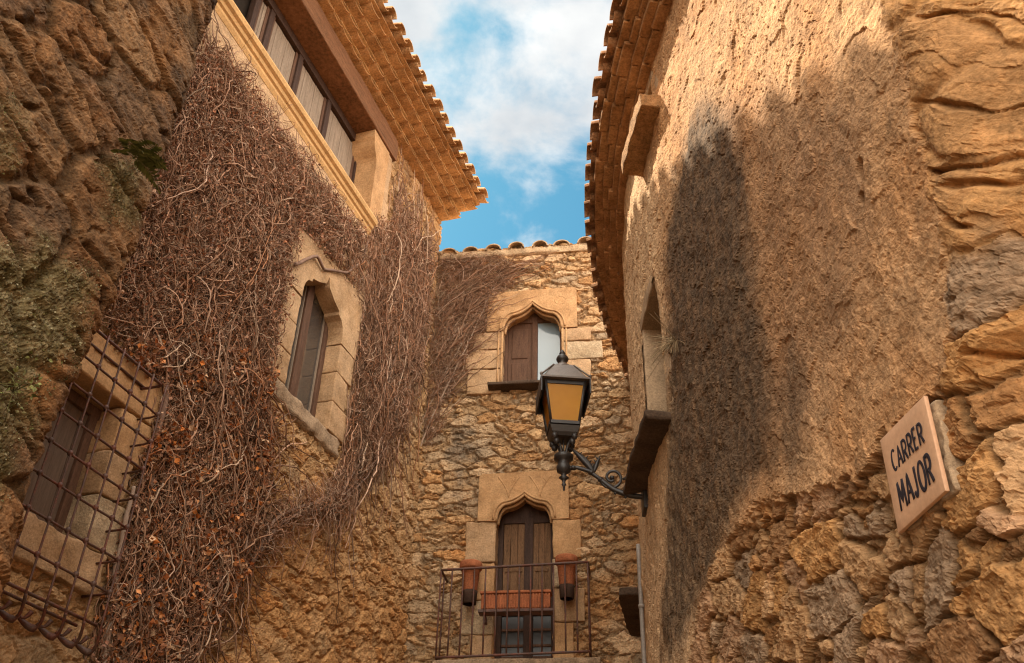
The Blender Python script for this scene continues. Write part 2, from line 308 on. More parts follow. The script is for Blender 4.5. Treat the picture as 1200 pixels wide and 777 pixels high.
# ------------------------------------------------------------------ object helpers
def tag(o, label=None, cat=None, group=None, kind=None):
    for k, v in (('label', label), ('category', cat), ('group', group), ('kind', kind)):
        if v: o[k] = v
    return o
def thing(name, loc, label, cat, group=None):
    o = bpy.data.objects.new(name, None); o.empty_display_size = 0.1; COL.objects.link(o); o.location = tuple(map(float, loc))
    return tag(o, label, cat, group)
def origin(o):
    p = np.zeros(3)
    while o is not None: p = p + np.array(o.location); o = o.parent
    return p
class MB:
    """collects pieces and links them as one mesh object"""
    def __init__(s): s.V = []; s.F = {}; s.C = []; s.n = 0; s.sm = []
    def add(s, V, F, col=None, smooth=False):
        V = np.asarray(V, float).reshape(-1, 3)
        fl = [F] if isinstance(F, np.ndarray) else None
        if fl is None:
            d = {}
            for f in F: d.setdefault(len(f), []).append(f)
            fl = [np.array(v) for v in d.values()]
        for f in fl:
            s.F.setdefault((f.shape[1], smooth), []).append(f + s.n)
        s.V.append(V); s.n += len(V)
        if col is None: col = (0.5, 0.5, 0.5)
        c = np.asarray(col, float)
        s.C.append(np.broadcast_to(c, (len(V), 3)))
        return s
    def box(s, W, u0, u1, n0, n1, z0, z1):
        u, n, z = np.meshgrid([u0, u1], [n0, n1], [z0, z1], indexing='ij')
        return s.add(W(u.ravel(), n.ravel(), z.ravel()), [(0, 1, 3, 2), (4, 6, 7, 5), (0, 4, 5, 1), (2, 3, 7, 6), (0, 2, 6, 4), (1, 5, 7, 3)])
    def rbox(s, W, u0, u1, n0, n1, z0, z1, r=0.02, res=0.06, amp=0.006, seed=0, fr=6.0):
        """worn block: rounded edges, uneven faces"""
        lo = np.array([u0, n0, z0]); hi = np.array([u1, n1, z1]); r = min(r, (hi - lo).min() * 0.45)
        ax = []
        for a, b in zip(lo, hi):
            k = max(2, int((b - a - 2 * r) / res) + 1)
            ax.append(np.unique(np.concatenate([[a, a + r * .3, a + r * .7], np.linspace(a + r, b - r, k), [b - r * .7, b - r * .3, b]])))
        for d in range(3):
            i, j = [q for q in range(3) if q != d]
            A, B = np.meshgrid(ax[i], ax[j], indexing='ij')
            for side in (lo[d], hi[d]):
                p = np.zeros(A.shape + (3,)); p[..., i] = A; p[..., j] = B; p[..., d] = side
                inner = np.clip(p, lo + r, hi - r); dv = p - inner; ln = np.linalg.norm(dv, axis=-1, keepdims=True)
                q = inner + dv / np.maximum(ln, 1e-9) * r
                dirn = dv / np.maximum(ln, 1e-9)
                nz = fbm(p[..., 0] * fr + p[..., 1] * 3.1 + seed * 3.3, p[..., 2] * fr - p[..., 1] * 4.3 + seed, 4, seed)
                q = q + dirn * (nz * amp * 2.2)[..., None]
                na, nb_ = A.shape
                idx = np.arange(na * nb_).reshape(na, nb_)
                F = np.stack([idx[:-1, :-1], idx[1:, :-1], idx[1:, 1:], idx[:-1, 1:]], -1).reshape(-1, 4)
                s.add(W(q[..., 0].ravel(), q[..., 1].ravel(), q[..., 2].ravel()), F, smooth=True)
        return s
    def prism(s, W, poly, a, b, axis='n'):
        """polygon swept along one wall axis; poly in the two others (u,z) for n, (n,z) for u"""
        poly = np.asarray(poly, float); k = len(poly)
        def w(v):
            if axis == 'n': return W(poly[:, 0], np.full(k, v), poly[:, 1])
            if axis == 'u': return W(np.full(k, v), poly[:, 0], poly[:, 1])
            return W(poly[:, 0], poly[:, 1], np.full(k, v))
        F = [tuple(range(k)), tuple(range(2 * k - 1, k - 1, -1))] + [(i, i + k, (i + 1) % k + k, (i + 1) % k) for i in range(k)]
        return s.add(np.concatenate([w(a), w(b)]), F)
    def tubes(s, P, rad, n=4, col=None, cap=True, ref=(0.31, 0.17, 0.93)):
        """P (m,k,3) polylines of k points, rad (m,k)"""
        P = np.asarray(P, float)
        if P.ndim == 2: P = P[None]
        m, k = P.shape[:2]
        rad = np.broadcast_to(np.asarray(rad, float), (m, k))
        T = np.gradient(P, axis=1); T /= np.maximum(np.linalg.norm(T, axis=-1, keepdims=True), 1e-9)
        rf = np.broadcast_to(np.asarray(ref, float), T.shape)
        A = np.cross(T, rf); A /= np.maximum(np.linalg.norm(A, axis=-1, keepdims=True), 1e-6); B = np.cross(T, A)
        an = np.arange(n) * 2 * math.pi / n
        V = P[:, :, None, :] + rad[:, :, None, None] * (np.cos(an)[None, None, :, None] * A[:, :, None, :] + np.sin(an)[None, None, :, None] * B[:, :, None, :])
        idx = np.arange(m * k * n).reshape(m, k, n); nx = np.roll(idx, -1, 2)
        F = np.stack([idx[:, :-1], nx[:, :-1], nx[:, 1:], idx[:, 1:]], -1).reshape(-1, 4)
        c = None if col is None else np.repeat(np.asarray(col, float).reshape(-1, 3) if np.ndim(col) > 1 else np.tile(col, (m, 1)), k * n, 0)
        s.add(V.reshape(-1, 3), F, c, smooth=True)
        if cap and m < 400:
            base = s.n - m * k * n
            s.F.setdefault((n, True), []).append(np.concatenate([idx[:, 0, ::-1], idx[:, -1, :]]) + base)
        return s
    def lathe(s, c, prof, n=20):
        prof = np.asarray(prof, float); k = len(prof); a = np.arange(n) * 2 * math.pi / n
        V = np.stack([c[0] + prof[:, None, 0] * np.cos(a), c[1] + prof[:, None, 0] * np.sin(a), c[2] + np.broadcast_to(prof[:, None, 1], (k, n))], -1)
        idx = np.arange(k * n).reshape(k, n); nx = np.roll(idx, -1, 1)
        F = np.stack([idx[:-1], nx[:-1], nx[1:], idx[1:]], -1).reshape(-1, 4)
        return s.add(V.reshape(-1, 3), F, smooth=True)
    def build(s, name, mat, parent=None, kind=None, label=None, fix=True, colors=False):
        V = np.concatenate(s.V); me = bpy.data.meshes.new(name)
        if parent is not None: V = V - origin(parent)
        loops = []; starts = []; sm = []; pos = 0
        for (k, smooth), fl in s.F.items():
            f = np.concatenate(fl); loops.append(f.ravel()); starts.append(pos + np.arange(len(f)) * k); pos += f.size
            sm.append(np.full(len(f), smooth))
        loops = np.concatenate(loops); starts = np.concatenate(starts)
        me.vertices.add(len(V)); me.vertices.foreach_set('co', V.astype(np.float32).ravel())
        me.loops.add(len(loops)); me.loops.foreach_set('vertex_index', loops.astype(np.int32))
        me.polygons.add(len(starts)); me.polygons.foreach_set('loop_start', starts.astype(np.int32))
        me.polygons.foreach_set('use_smooth', np.concatenate(sm))
        me.update(calc_edges=True); me.validate()
        if colors:
            ca = me.color_attributes.new('Col', 'FLOAT_COLOR', 'POINT')
            c = np.concatenate([np.concatenate(s.C), np.ones((len(V), 1))], 1)
            ca.data.foreach_set('color', c.astype(np.float32).ravel())
        if fix and len(V) < 60000:
            b = bmesh.new(); b.from_mesh(me); bmesh.ops.recalc_face_normals(b, faces=b.faces); b.to_mesh(me); b.free()
        me.materials.append(M[mat] if isinstance(mat, str) else mat)
        o = bpy.data.objects.new(name, me); COL.objects.link(o); o.parent = parent
        if kind: o['kind'] = kind
        if label: o['label'] = label
        return o
def wall_sheet(name, W, U, Z, hfun, mat, parent, holes=(), label=None):
    """masonry surface: grid in wall coordinates lifted by its height field, openings left out"""
    u, z = np.meshgrid(U, Z, indexing='ij')
    h, c = hfun(u, z)
    V = W(u, h, z).reshape(-1, 3)
    idx = np.arange(u.size).reshape(u.shape)
    F = np.stack([idx[:-1, :-1], idx[1:, :-1], idx[1:, 1:], idx[:-1, 1:]], -1)
    uc = 0.25 * (u[:-1, :-1] + u[1:, :-1] + u[1:, 1:] + u[:-1, 1:]); zc_ = 0.25 * (z[:-1, :-1] + z[1:, :-1] + z[1:, 1:] + z[:-1, 1:])
    keep = np.ones(uc.shape, bool)
    for poly in holes: keep &= inpoly(uc, zc_, poly) < 0
    b = MB(); b.add(V, F[keep].reshape(-1, 4), np.clip(c * np.array([1.0, .945, .88]), 0.005, 0.9).reshape(-1, 3), smooth=False)
    return b.build(name, mat, parent, label=label, fix=False, colors=True)
def rect(u0, u1, z0, z1): return [(u0, z0), (u1, z0), (u1, z1), (u0, z1)]
def span(*segs):
    out = []
    for a, b, d in segs: out.append(np.linspace(a, b, max(2, int(round(abs(b - a) / d)) + 1)))
    return np.unique(np.concatenate(out))

M['silldark'] = surf('rough_brown_sill', (0.33, 0.18, 0.08), var=0.34, s1=8, s2=50, bump=0.9, bdist=0.014, tint=(0.7, 0.66, 0.6), sb=60)
M['tilepale'] = surf('lichened_coping_tile', (0.42, 0.29, 0.175), var=0.32, s1=6, s2=40, bump=0.7, bdist=0.01, tint=(0.75, 0.72, 0.68), sb=60)
M['greyblock2'] = surf('pale_worn_stone', (0.46, 0.34, 0.215), var=0.28, s1=7, s2=50, bump=0.9, bdist=0.014, tint=(0.78, 0.74, 0.7), sb=60)
REZ = 8.62                                                  # underside of the right house eave at the wall
# ------------------------------------------------------------------ the setting: ground
g = MB(); k = 81
gx, gy = np.meshgrid(np.linspace(-1, 1, k), np.linspace(-1, 1, k), indexing='ij')
gx = np.sign(gx) * np.abs(gx) ** 3 * 900; gy = np.sign(gy) * np.abs(gy) ** 3 * 900 + 6
gi = np.arange(k * k).reshape(k, k)
g.add(np.stack([gx, gy, 0 * gx], -1).reshape(-1, 3), np.stack([gi[:-1, :-1], gi[1:, :-1], gi[1:, 1:], gi[:-1, 1:]], -1).reshape(-1, 4))
g.build('ground', 'ground', kind='structure', fix=False)

# ------------------------------------------------------------------ houses (roots)
left = thing('stone_house', WL(-4, 0, 0), 'tall tan house on the left with a long gallery window under tiled eaves', 'house')
endh = thing('stone_house', WB(1.5, 0, 0), 'rubble stone house closing the lane with an ogee window above a balcony door', 'house')
right = thing('stone_house', WR(5, 0, 0), 'house on the right with crumbling plaster over rubble and curved eave', 'house')
oldw = thing('stone_wall', WO(-2, 0, 0), 'dark rough mossy stone wall at the far left, in front of the creeper', 'wall')

TAN = (.46, .285, .14); ORA = (.44, .225, .085); GRY = (.34, .25, .16); BRN = (.29, .165, .078); PAL = (.54, .37, .215); MOR = (.40, .265, .145)
def palette(r, cols):
    cols = np.asarray(cols, float); k_ = np.clip((r * len(cols)).astype(int), 0, len(cols) - 1)
    return cols[k_]
def shade(c, f): return c * np.asarray(f)[..., None]

def rubble(u, z, su, sz, seed, depth=0.045, warp=0.35, mort=0.16):
    wx = warp * fbm(u * su * .5, z * sz * .5, 3, seed + 50); wz = warp * fbm(u * su * .5 + 9, z * sz * .5 - 4, 3, seed + 60)
    e, r1, r2, r3, dx, dz = stones(u * su + wx, z * sz + wz, seed, 0.8, 0.35)
    # some cells break into smaller stones
    e2, q1, q2, q3, dx2, dz2 = stones(u * su * 1.9 + wx * 2, z * sz * 1.75 + wz * 2, seed + 3, 0.8, 0.3)
    sp = r3 > 0.62
    e = np.where(sp, np.minimum(e, e2 * .6), e); r1 = np.where(sp, q1, r1); r2 = np.where(sp, q2, r2)
    dx = np.where(sp, dx2 * .5, dx); dz = np.where(sp, dz2 * .5, dz)
    m = sstep(0.0, mort, e + 0.10 * fbm(u * 11, z * 13, 4, seed + 9) + 0.03 * fbm(u * 34, z * 34, 3, seed + 10))
    face = m * (0.45 + 0.75 * r1) + 0.25 * m * (dx * (r2 - .5) * 2 + dz * (r1 - .5) * 2)
    rough = fbm(u * 14, z * 14, 5, seed + 13)
    pock = sstep(.18, .5, fbm(u * 17, z * 19, 4, seed + 17))
    ch = chips(u * 8, z * 11, seed + 30, 3)
    h = depth * face + depth * 0.30 * rough * (0.55 + .45 * m) + depth * .26 * ch - depth * .35 * pock + depth * .35 * fbm(u * 1.3, z * 1.3, 3, seed + 15)
    return h, m, r1, r2, rough + .5 * ch

# ---- left house wall
GAL0, GAL1 = -12.0, -2.46                                   # gallery window opening along the wall
def h_left(u, z):
    h, m, r1, r2, ro = rubble(u, z, 3.3, 5.2, 101, 0.042, warp=.6, mort=.09); h = h - .028
    c = palette(r2, [TAN, PAL, TAN, ORA, GRY, TAN, BRN, PAL])
    c = shade(c, 0.82 + 0.36 * r1); c = lerpc(np.broadcast_to(MOR, c.shape), c, m * 0.5 + 0.1); c = shade(c, 1 + .25 * ro)
    low = sstep(7.0, 5.0, z) * sstep(-6, -3, u)
    c = lerpc(c, c * np.array([1.06, 0.93, 0.78]), low)
    # smooth rendered band below the gallery
    pl = sstep(8.9, 9.15, z + 0.25 * fbm(u * 2, z * 2, 3, 5)) * sstep(10.15, 10.1, z) * sstep(-1.9, -2.2, u)
    hp = 0.03 + 0.008 * fbm(u * 5, z * 5, 5, 77)
    h = h * (1 - pl) + hp * pl
    c = lerpc(c, np.array([.56, .385, .235]) * (0.9 + 0.25 * fbm(u * 3, z * 3, 4, 78))[..., None], pl)
    return h, c
lwin_open = [LH(321, 455), LH(367, 495)]
LW0, LW1, LWZ0 = -3.64, -2.66, 6.86                           # pointed window opening
BW0, BW1, BWZ0, BWZ1 = -7.05, -5.76, 4.2, 5.38                # barred window opening
wall_sheet('wall', WL, span((-16, -7.2, .2), (-7.2, 0.0, .0145)), span((0, 3.2, .1), (3.2, 12.3, .0155)), h_left, 'wallstone', left,
           [rect(-13, GAL1, 10.25, 11.85), rect(-13, -1.95, 11.82, 12.17), rect(LW0 - .06, LW1 + .06, LWZ0 - .05, 8.68), rect(BW0, BW1 + .03, BWZ0 - .03, BWZ1 + .03)])
b = MB()                                                      # the gable beyond the corner and the back of the house
b.box(WL, -16, 0.0, -5.2, -5.0, 0, 12.4); b.box(WL, -0.2, -0.004, -5.0, -0.06, 11.5, 12.4); b.box(WL, -16.2, -16.004, -5.0, -0.06, 0, 12.4)
b.build('gable', 'block', left)

# ---- end house wall
def h_end(u, z):
    h, m, r1, r2, ro = rubble(u, z, 3.1, 6.6, 202, 0.05, warp=.6, mort=0.10); h = h - .036
    c = palette(r2, [TAN, PAL, TAN, GRY, TAN, ORA, PAL, TAN])
    c = shade(c, 0.7 + 0.55 * r1); c = lerpc(np.broadcast_to(np.array(MOR) * .66, c.shape), c, m * .6 + .1); c = shade(c, 1 + .22 * ro)
    c = c * 1.16 * np.array([1.0, 1.05, 1.14])
    # orange patch low on the right, grey lichen beside the creeper
    o_ = sstep(-0.15, 0.3, fbm(u * 1.1, z * 1.1, 3, 31)) * sstep(7.5, 6.0, z)
    c = lerpc(c, c * np.array([1.0, .78, .55]), o_ * .7)
    l_ = sstep(0.0, 0.35, inpoly(u, z, [BH(512, 490), BH(560, 480), BH(570, 540), BH(545, 600), BH(520, 590)]) + 0.35 * fbm(u * 4, z * 4, 4, 33))
    c = lerpc(c, np.array([.20, .165, .13]) * (1 + .5 * ro)[..., None], l_ * .8)
    return h, c
UW0, UW1, UWZ0 = 1.115, 2.02, 8.92
DW0, DW1, DWZ0 = 1.105, 1.865, 5.0
def ogee(u0, u1, zs, za, zn, n_=10):
    """conopial arch from the left springing over the apex to the right one"""
    um = (u0 + u1) / 2; un = u0 + (u1 - u0) * 0.2
    L_ = []
    for t in np.linspace(0, 1, n_):                            # quarter round up to the notch
        a = t * math.pi / 2; L_.append((u0 + (un - u0) * (1 - math.cos(a)), zs + (zn - zs) * math.sin(a)))
    for t in np.linspace(0, 1, n_)[1:]:                        # rising cyma to the point
        L_.append((un + (um - un) * t, zn + (za - zn) * (0.35 * t + 0.65 * t ** 2.2)))
    return L_ + [(2 * um - p, q) for p, q in L_[-2::-1]]
uw_arch = ogee(UW0, UW1, 9.9, 10.4, 10.2)
dw_arch = ogee(DW0, DW1, 6.78, 7.16, 7.03)
wall_sheet('wall', WB, span((-0.12, 3.1, .0135), (3.1, 6.5, .15)), span((0, 4.5, .1), (4.5, 11.6, .0138)), h_end, 'wallstone', endh,
           [[(UW0 - .03, UWZ0 - .05)] + [(p, q + .02) for p, q in uw_arch] + [(UW1 + .03, UWZ0 - .05)],
            [(DW0 - .03, DWZ0 - .05)] + [(p, q + .02) for p, q in dw_arch] + [(DW1 + .03, DWZ0 - .05)]])
b = MB(); b.box(WB, 0, 6.5, -4.2, -4.0, 0, 11.0); b.build('back_wall', 'block', endh)

# ---- right house wall
def RHz(p): return RH(*p)
top = RH(1040, 0)
pl_edge = [RHz(p) for p in [(1040, 0), (1058, 60), (1086, 150), (1105, 300), (1112, 430), (1098, 468), (1058, 500), (1030, 542), (1005, 562), (968, 568), (955, 574), (904, 586), (876, 612), (848, 640), (822, 707), (812, 777)]]
plaster_poly = [(top[0] - .12, 12.0)] + pl_edge + [(pl_edge[-1][0] + .1, -1), (13, -1), (13, 12)]
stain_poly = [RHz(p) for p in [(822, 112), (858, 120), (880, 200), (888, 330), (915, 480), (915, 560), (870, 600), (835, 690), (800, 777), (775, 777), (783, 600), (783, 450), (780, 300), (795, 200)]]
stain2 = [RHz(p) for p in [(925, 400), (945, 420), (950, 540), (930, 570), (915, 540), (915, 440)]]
shade_stain_poly = [RHz(p) for p in [(815, 115), (900, 95), (1000, 75), (1040, 110), (1050, 300), (1000, 430), (950, 520), (880, 590), (830, 600), (790, 500), (785, 300)]]  # broad staining plus the shade below the sunlit top, painted into the plaster
h1, h2 = RH(1012, 198), RH(1013, 233)
_d = np.array(RH(1200, 215)) - np.array(RH(1110, 195)); _d /= np.linalg.norm(_d)
def h_right(u, z):
    h, m, r1, r2, ro = rubble(u, z, 3.3, 4.4, 303, 0.044, warp=0.7, mort=0.07)
    c = palette(r2, [(.37, .225, .115), (.38, .20, .085), (.32, .225, .15), (.43, .27, .145), (.28, .155, .075), (.36, .22, .13), (.40, .22, .09)])
    c = shade(c, 0.75 + 0.4 * r1); c = lerpc(np.broadcast_to(np.array([.22, .13, .062]), c.shape), c, m * .9 + .05)
    h = h - 0.038 + 0.008 * chips(u * 4.0, z * 4.8, 361, 3, .45) + 0.0028 * fbm(u * 34, z * 34, 4, 313) - .07 * sstep(.86, .97, ridged(u * 1.6 + z * .7, z * 1.9 - u * .6, 3, 314)); c = shade(c, 1 + .26 * fbm(u * 16, z * 16, 5, 312) + .16 * chips(u * 5, z * 5, 366, 2))
    # eroded bedded blocks at the near corner
    a = u * _d[0] + z * _d[1]; p = -u * _d[1] + z * _d[0]
    wv = .12 * fbm(a * 2, p * 2, 3, 320)
    e, q1, q2, q3, _, _2 = stones(a * 1.5, (p + wv) * 2.6, 321, .6, .3)
    bed = ridged(a * 1.3, (p + wv) * 7.5, 5, 325); fis = sstep(.72, .95, ridged(a * .9 + 3, (p + wv * 1.4) * 4.2, 3, 329))
    hb = 0.0 + 0.028 * sstep(0, .09, e) * (.6 + .6 * q1) + 0.010 * bed - .045 * fis + 0.012 * chips(a * 2.6, (p + wv) * 6.0, 371, 3, .5) + .004 * fbm(a * 14, p * 26, 5, 326, .6) + 0.04 * fbm(u * .9, z * .9, 3, 327)
    cb = palette(q2, [(.43, .24, .10), (.40, .225, .10), (.36, .20, .085), (.45, .275, .13)])
    cb = shade(cb, .85 + .22 * bed - .15 * fis + .22 * fbm(a * 12, p * 26, 4, 328) + .18 * chips(a * 3, p * 7, 375, 3))
    s = inpoly(u, z, plaster_poly) + 0.15 * fbm(u * 3.4, z * 3.4, 5, 330, .6) + 0.03 * fbm(u * 25, z * 25, 3, 331)
    t_edge = np.interp(z, [q[1] for q in pl_edge[:6][::-1]], [q[0] for q in pl_edge[:6][::-1]])
    corner = sstep(3.75, 4.0, z + .25 * fbm(u * 3, z * 3, 3, 333)) * sstep(0.05, -0.1, u - t_edge - .1)
    h = h * (1 - corner) + hb * corner; c = lerpc(c, cb, corner)
    # render coat
    pm = sstep(-0.012, 0.012, s)
    grain = fbm(u * 13 + z * 2, z * 12, 5, 340, .62)
    fine = fbm(u * 34, z * 40, 4, 341)
    dens = sstep(-.25, .35, fbm(u * .9, z * .7, 3, 352)); pit = dens * sstep(.24, .5, fbm(u * 11 + z * 12, (z - u) * 30, 4, 351, .62))
    smooth = sstep(.05, .4, fbm(u * .7 + 4, z * .5, 3, 353))
    hair = sstep(.93, 1.0, ridged(u * 1.9 + 2, z * 1.3, 4, 357)) + sstep(.95, 1., ridged(u * 3.1, z * 2.7 + 3, 3, 358)); hp = 0.014 - .012 * hair + .008 * chips(u * 5, z * 4.5, 383, 3) + (0.008 - .004 * smooth) * grain + 0.0038 * fine * (1 - .5 * smooth) - .012 * pit - .008 * sstep(.86, .99, ridged(u * .8 + z * .5, z * .6, 4, 354)) + 0.035 * fbm(u * 1.0, z * .8, 3, 342) + 0.014 * fbm(u * 4, z * 4, 4, 346)
    up = sstep(6.0, 7.5, z)
    crack = sstep(0.84, 1.0, ridged(u * 1.7 + .3 * z, z * .75, 3, 343)); hp = hp - 0.03 * crack * up
    lip = np.exp(-np.abs(s) / .05); hp = hp + 0.004 * lip
    for (a0, b0), r_ in ((h1, .030), (h2, .018)):
        hp = hp - 0.26 * np.exp(-(((u - a0 + .01 * fbm(u * 30, z * 30, 2, 9)) / r_) ** 2 + ((z - b0) / (r_ * 1.5)) ** 2) ** 2)
    cp = lerpc(np.array([.46, .285, .155]) * np.ones(u.shape + (1,)), np.array([.41, .225, .105]), sstep(-.3, .4, fbm(u * 1.6, z * 1.1, 4, 344)))
    cp = shade(cp, 1 + .22 * fbm(u * 6, z * 3, 4, 345) + .12 * grain - .30 * pit + .10 * fine + .22 * fbm(u * 2.2, z * 1.6, 4, 356) + .14 * chips(u * 7, z * 6, 380, 2) - .14 * smooth * sstep(-.2, .5, fbm(u * 3.5, z * .35, 4, 355)))
    cp = lerpc(cp, np.array([.47, .27, .12]), crack * up * .7)
    far = sstep(5.6, 6.2, u); cp = lerpc(cp, np.array([.56, .40, .25]) * (1 + .3 * fbm(u * 12, z * 1.0, 4, 349))[..., None], far * .8)  # far strip coloured paler to stand in for sunlight on it
    wide = sstep(-.15, .35, inpoly(u, z, shade_stain_poly) + .25 * fbm(u * 2.5, z * 1.2, 5, 359)) * (.62 + .35 * fbm(u * 5, z * 1.3, 4, 360))  # wide browning deepens the shaded zone by colour, along with the staining
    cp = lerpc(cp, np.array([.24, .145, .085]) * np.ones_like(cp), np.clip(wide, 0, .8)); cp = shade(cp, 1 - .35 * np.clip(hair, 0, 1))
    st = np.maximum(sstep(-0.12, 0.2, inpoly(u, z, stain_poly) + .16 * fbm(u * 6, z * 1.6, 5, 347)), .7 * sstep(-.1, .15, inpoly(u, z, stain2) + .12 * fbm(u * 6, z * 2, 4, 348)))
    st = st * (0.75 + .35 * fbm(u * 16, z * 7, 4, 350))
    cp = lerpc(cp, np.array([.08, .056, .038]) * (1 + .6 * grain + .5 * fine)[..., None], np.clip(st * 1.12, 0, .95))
    # the wall turns its end towards the viewer at the near corner
    turn = np.minimum(t_edge - .05, 2.92) - u
    h = h * (1 - pm) + hp * pm
    h = h - .60 * np.maximum(turn, 0) * np.clip(turn / .25, 0, 1) - .1 * np.maximum(turn - .6, 0)
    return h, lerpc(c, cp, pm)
RWZ0, RWZ1, RW0, RW1 = 5.2, 6.55, 6.15, 6.95
AW0, AW1, AWZ0, AWZ1 = 5.75, 6.4, 8.02, 8.5
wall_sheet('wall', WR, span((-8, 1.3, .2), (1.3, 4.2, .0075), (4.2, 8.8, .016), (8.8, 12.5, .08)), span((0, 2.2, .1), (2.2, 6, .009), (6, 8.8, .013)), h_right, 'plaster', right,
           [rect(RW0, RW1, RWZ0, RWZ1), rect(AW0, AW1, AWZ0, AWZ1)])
b = MB(); b.box(lambda u, n, z: np.stack([u, n, z], -1), 6, 6.2, -8, 12, 0, 8.6); b.build('back_wall', 'block', right)

# ---- old wall
def OH(x, y):
    u, z = LH(x, y, NOFF); return u - OE, z
moss1 = [OH(*p) for p in [(-40, 300), (40, 285), (95, 300), (120, 330), (110, 430), (60, 520), (35, 600), (-20, 660), (-60, 640)]]
moss2 = [OH(*p) for p in [(100, 190), (150, 180), (170, 230), (160, 270), (120, 260)]]
moss3 = [OH(*p) for p in [(-20, 100), (20, 120), (25, 200), (-10, 230), (-30, 180)]]
scar = OH(80, 475)
def h_old(u, z):
    wx = .25 * fbm(u * 1.2, z * 1.2, 3, 401)
    dip = z + 0.28 * u
    e, r1, r2, r3, dx, dz = stones(u * 1.5 + wx, dip * 2.3 + wx, 402, .75, .4)
    m = sstep(0.0, .09, e + .05 * fbm(u * 9, z * 9, 4, 403))
    bed = ridged(u * 1.6, dip * 5.5, 5, 404)
    h = 0.045 * m * (.4 + .9 * r1) + 0.020 * bed + 00.015 * chips(u * 2.2, dip * 4.6, 430, 3, .5) + .007 * fbm(u * 9, dip * 15, 5, 405, .68) + .004 * fbm(u * 24, z * 26, 4, 406) + .04 * fbm(u * .8, z * .8, 3, 407) - .02
    fis = sstep(.70, .95, ridged(u * 1.1 + 5, (dip + .12 * fbm(u * 3, z * 3, 3, 420)) * 3.1, 3, 421)); fi2 = sstep(.78, 1, ridged(u * 3, z * 2.2, 3, 423))
    h = h - .05 * fis - .03 * fi2; spk = fbm(u * 13, z * 15, 6, 424, .66)
    c = palette(r2, [(.20, .115, .058), (.18, .105, .058), (.225, .135, .07), (.16, .098, .056), (.21, .11, .05)])
    cch = chips(u * 2.6, dip * 5, 435, 3); c = shade(c, np.clip(.50 + .28 * cch + .30 * r1 + .16 * bed + .5 * spk - .4 * fis, .2, 2))
    c = lerpc(np.broadcast_to(np.array([.07, .042, .02]), c.shape), c, m * .85 + .15)
    c = lerpc(c, np.array([.24, .115, .04]), .6 * sstep(.15, .45, fbm(u * 1.3, z * 1.1, 3, 409)))
    gz = np.maximum(np.maximum(sstep(-.1, .25, inpoly(u, z, moss1) + .28 * fbm(u * 4, z * 4, 5, 410)), sstep(-.05, .2, inpoly(u, z, moss2) + .15 * fbm(u * 5, z * 5, 4, 411))),
                    .7 * sstep(-.05, .2, inpoly(u, z, moss3) + .2 * fbm(u * 5, z * 5, 4, 412)))
    gz = gz * (1 - sstep(.2, .08, np.hypot(u - scar[0], (z - scar[1]) * .8) + .05 * fbm(u * 8, z * 8, 3, 413)))
    mc = lerpc(np.array([.085, .07, .03]) * np.ones(u.shape + (1,)), np.array([.19, .16, .09]), sstep(-.25, .3, fbm(u * 14, z * 14, 5, 414)))
    c = lerpc(c, mc, np.clip(gz, 0, .9))
    h = h + gz * .02 * fbm(u * 40, z * 40, 3, 415)
    return h, c
wall_sheet('wall', WO, span((-9, -3.2, .15), (-3.2, -.14, .012), (-.14, .14, .008), (.14, 1.15, .05)), span((0, 2.4, .1), (2.4, 9.6, .0135), (9.6, 10.8, .05)), h_old, 'oldstone', oldw)
b = MB(); b.box(WL, OE - 9, OE - .12, 0.2, NOFF - .3, 10.6, 10.75); b.build('wall_top', 'greyblock', oldw)
# ------------------------------------------------------------------ eaves and roofs
def barrel(mb, W, uc, half, z0, z1, n0, n1, rise, th, inv=False, seg=8):
    """one half-round tile lying across the eave, from n0 (z0) to n1 (z1)"""
    a = np.linspace(0, math.pi, seg + 1); sg = -1 if inv else 1
    ou = np.concatenate([uc + half * np.cos(a), uc + (half - th) * np.cos(a[::-1])])
    oz = np.concatenate([sg * rise * np.sin(a), sg * (rise - th) * np.sin(a[::-1])])
    k = len(ou); V = np.concatenate([W(ou, np.full(k, n0), z0 + oz), W(ou, np.full(k, n1), z1 + oz)])
    F = [tuple((i, i + k, (i + 1) % k + k, (i + 1) % k)) for i in range(k)]
    for s_ in (0, k):
        for i in range(seg): F.append((s_ + i, s_ + i + 1, s_ + k - 2 - i, s_ + k - 1 - i))
    mb.add(V, F)
def tile_rows(mb, W, u0, u1, pitch, n1, zb, slope, rows, half, rise, seed):
    r = np.random.default_rng(seed)
    for i in range(int((u1 - u0) / pitch) + 1):
        uc = u0 + i * pitch + r.normal(0, .008)
        for k in range(rows):
            ne = n1 - k * .36 + r.normal(0, .012); z_ = zb + (n1 - ne) * slope + r.normal(0, .004)
            barrel(mb, W, uc, half * r.uniform(.93, 1.05), z_ + .44 * slope, z_ + .012 * (k > 0), ne - .44, ne, rise * r.uniform(.9, 1.08), .014)
            nc = ne - .05 + r.normal(0, .01)
            barrel(mb, W, uc + pitch / 2, half * .98, z_ + .035 + .44 * slope, z_ + .035, nc - .44, nc, rise * .75, .014, inv=True)
def roof_slope(W, u0, u1, n0, n1, z0, slope, pitch):
    uu = np.linspace(u0, u1, int((u1 - u0) / (pitch / 6))); nn = np.linspace(n0, n1, 12)
    U, Nn = np.meshgrid(uu, nn, indexing='ij'); Z = z0 + (n0 - Nn) * slope + .05 * np.abs(np.sin(U * math.pi / pitch))
    i = np.arange(U.size).reshape(U.shape)
    return W(U, Nn, Z).reshape(-1, 3), np.stack([i[:-1, :-1], i[1:, :-1], i[1:, 1:], i[:-1, 1:]], -1).reshape(-1, 4)
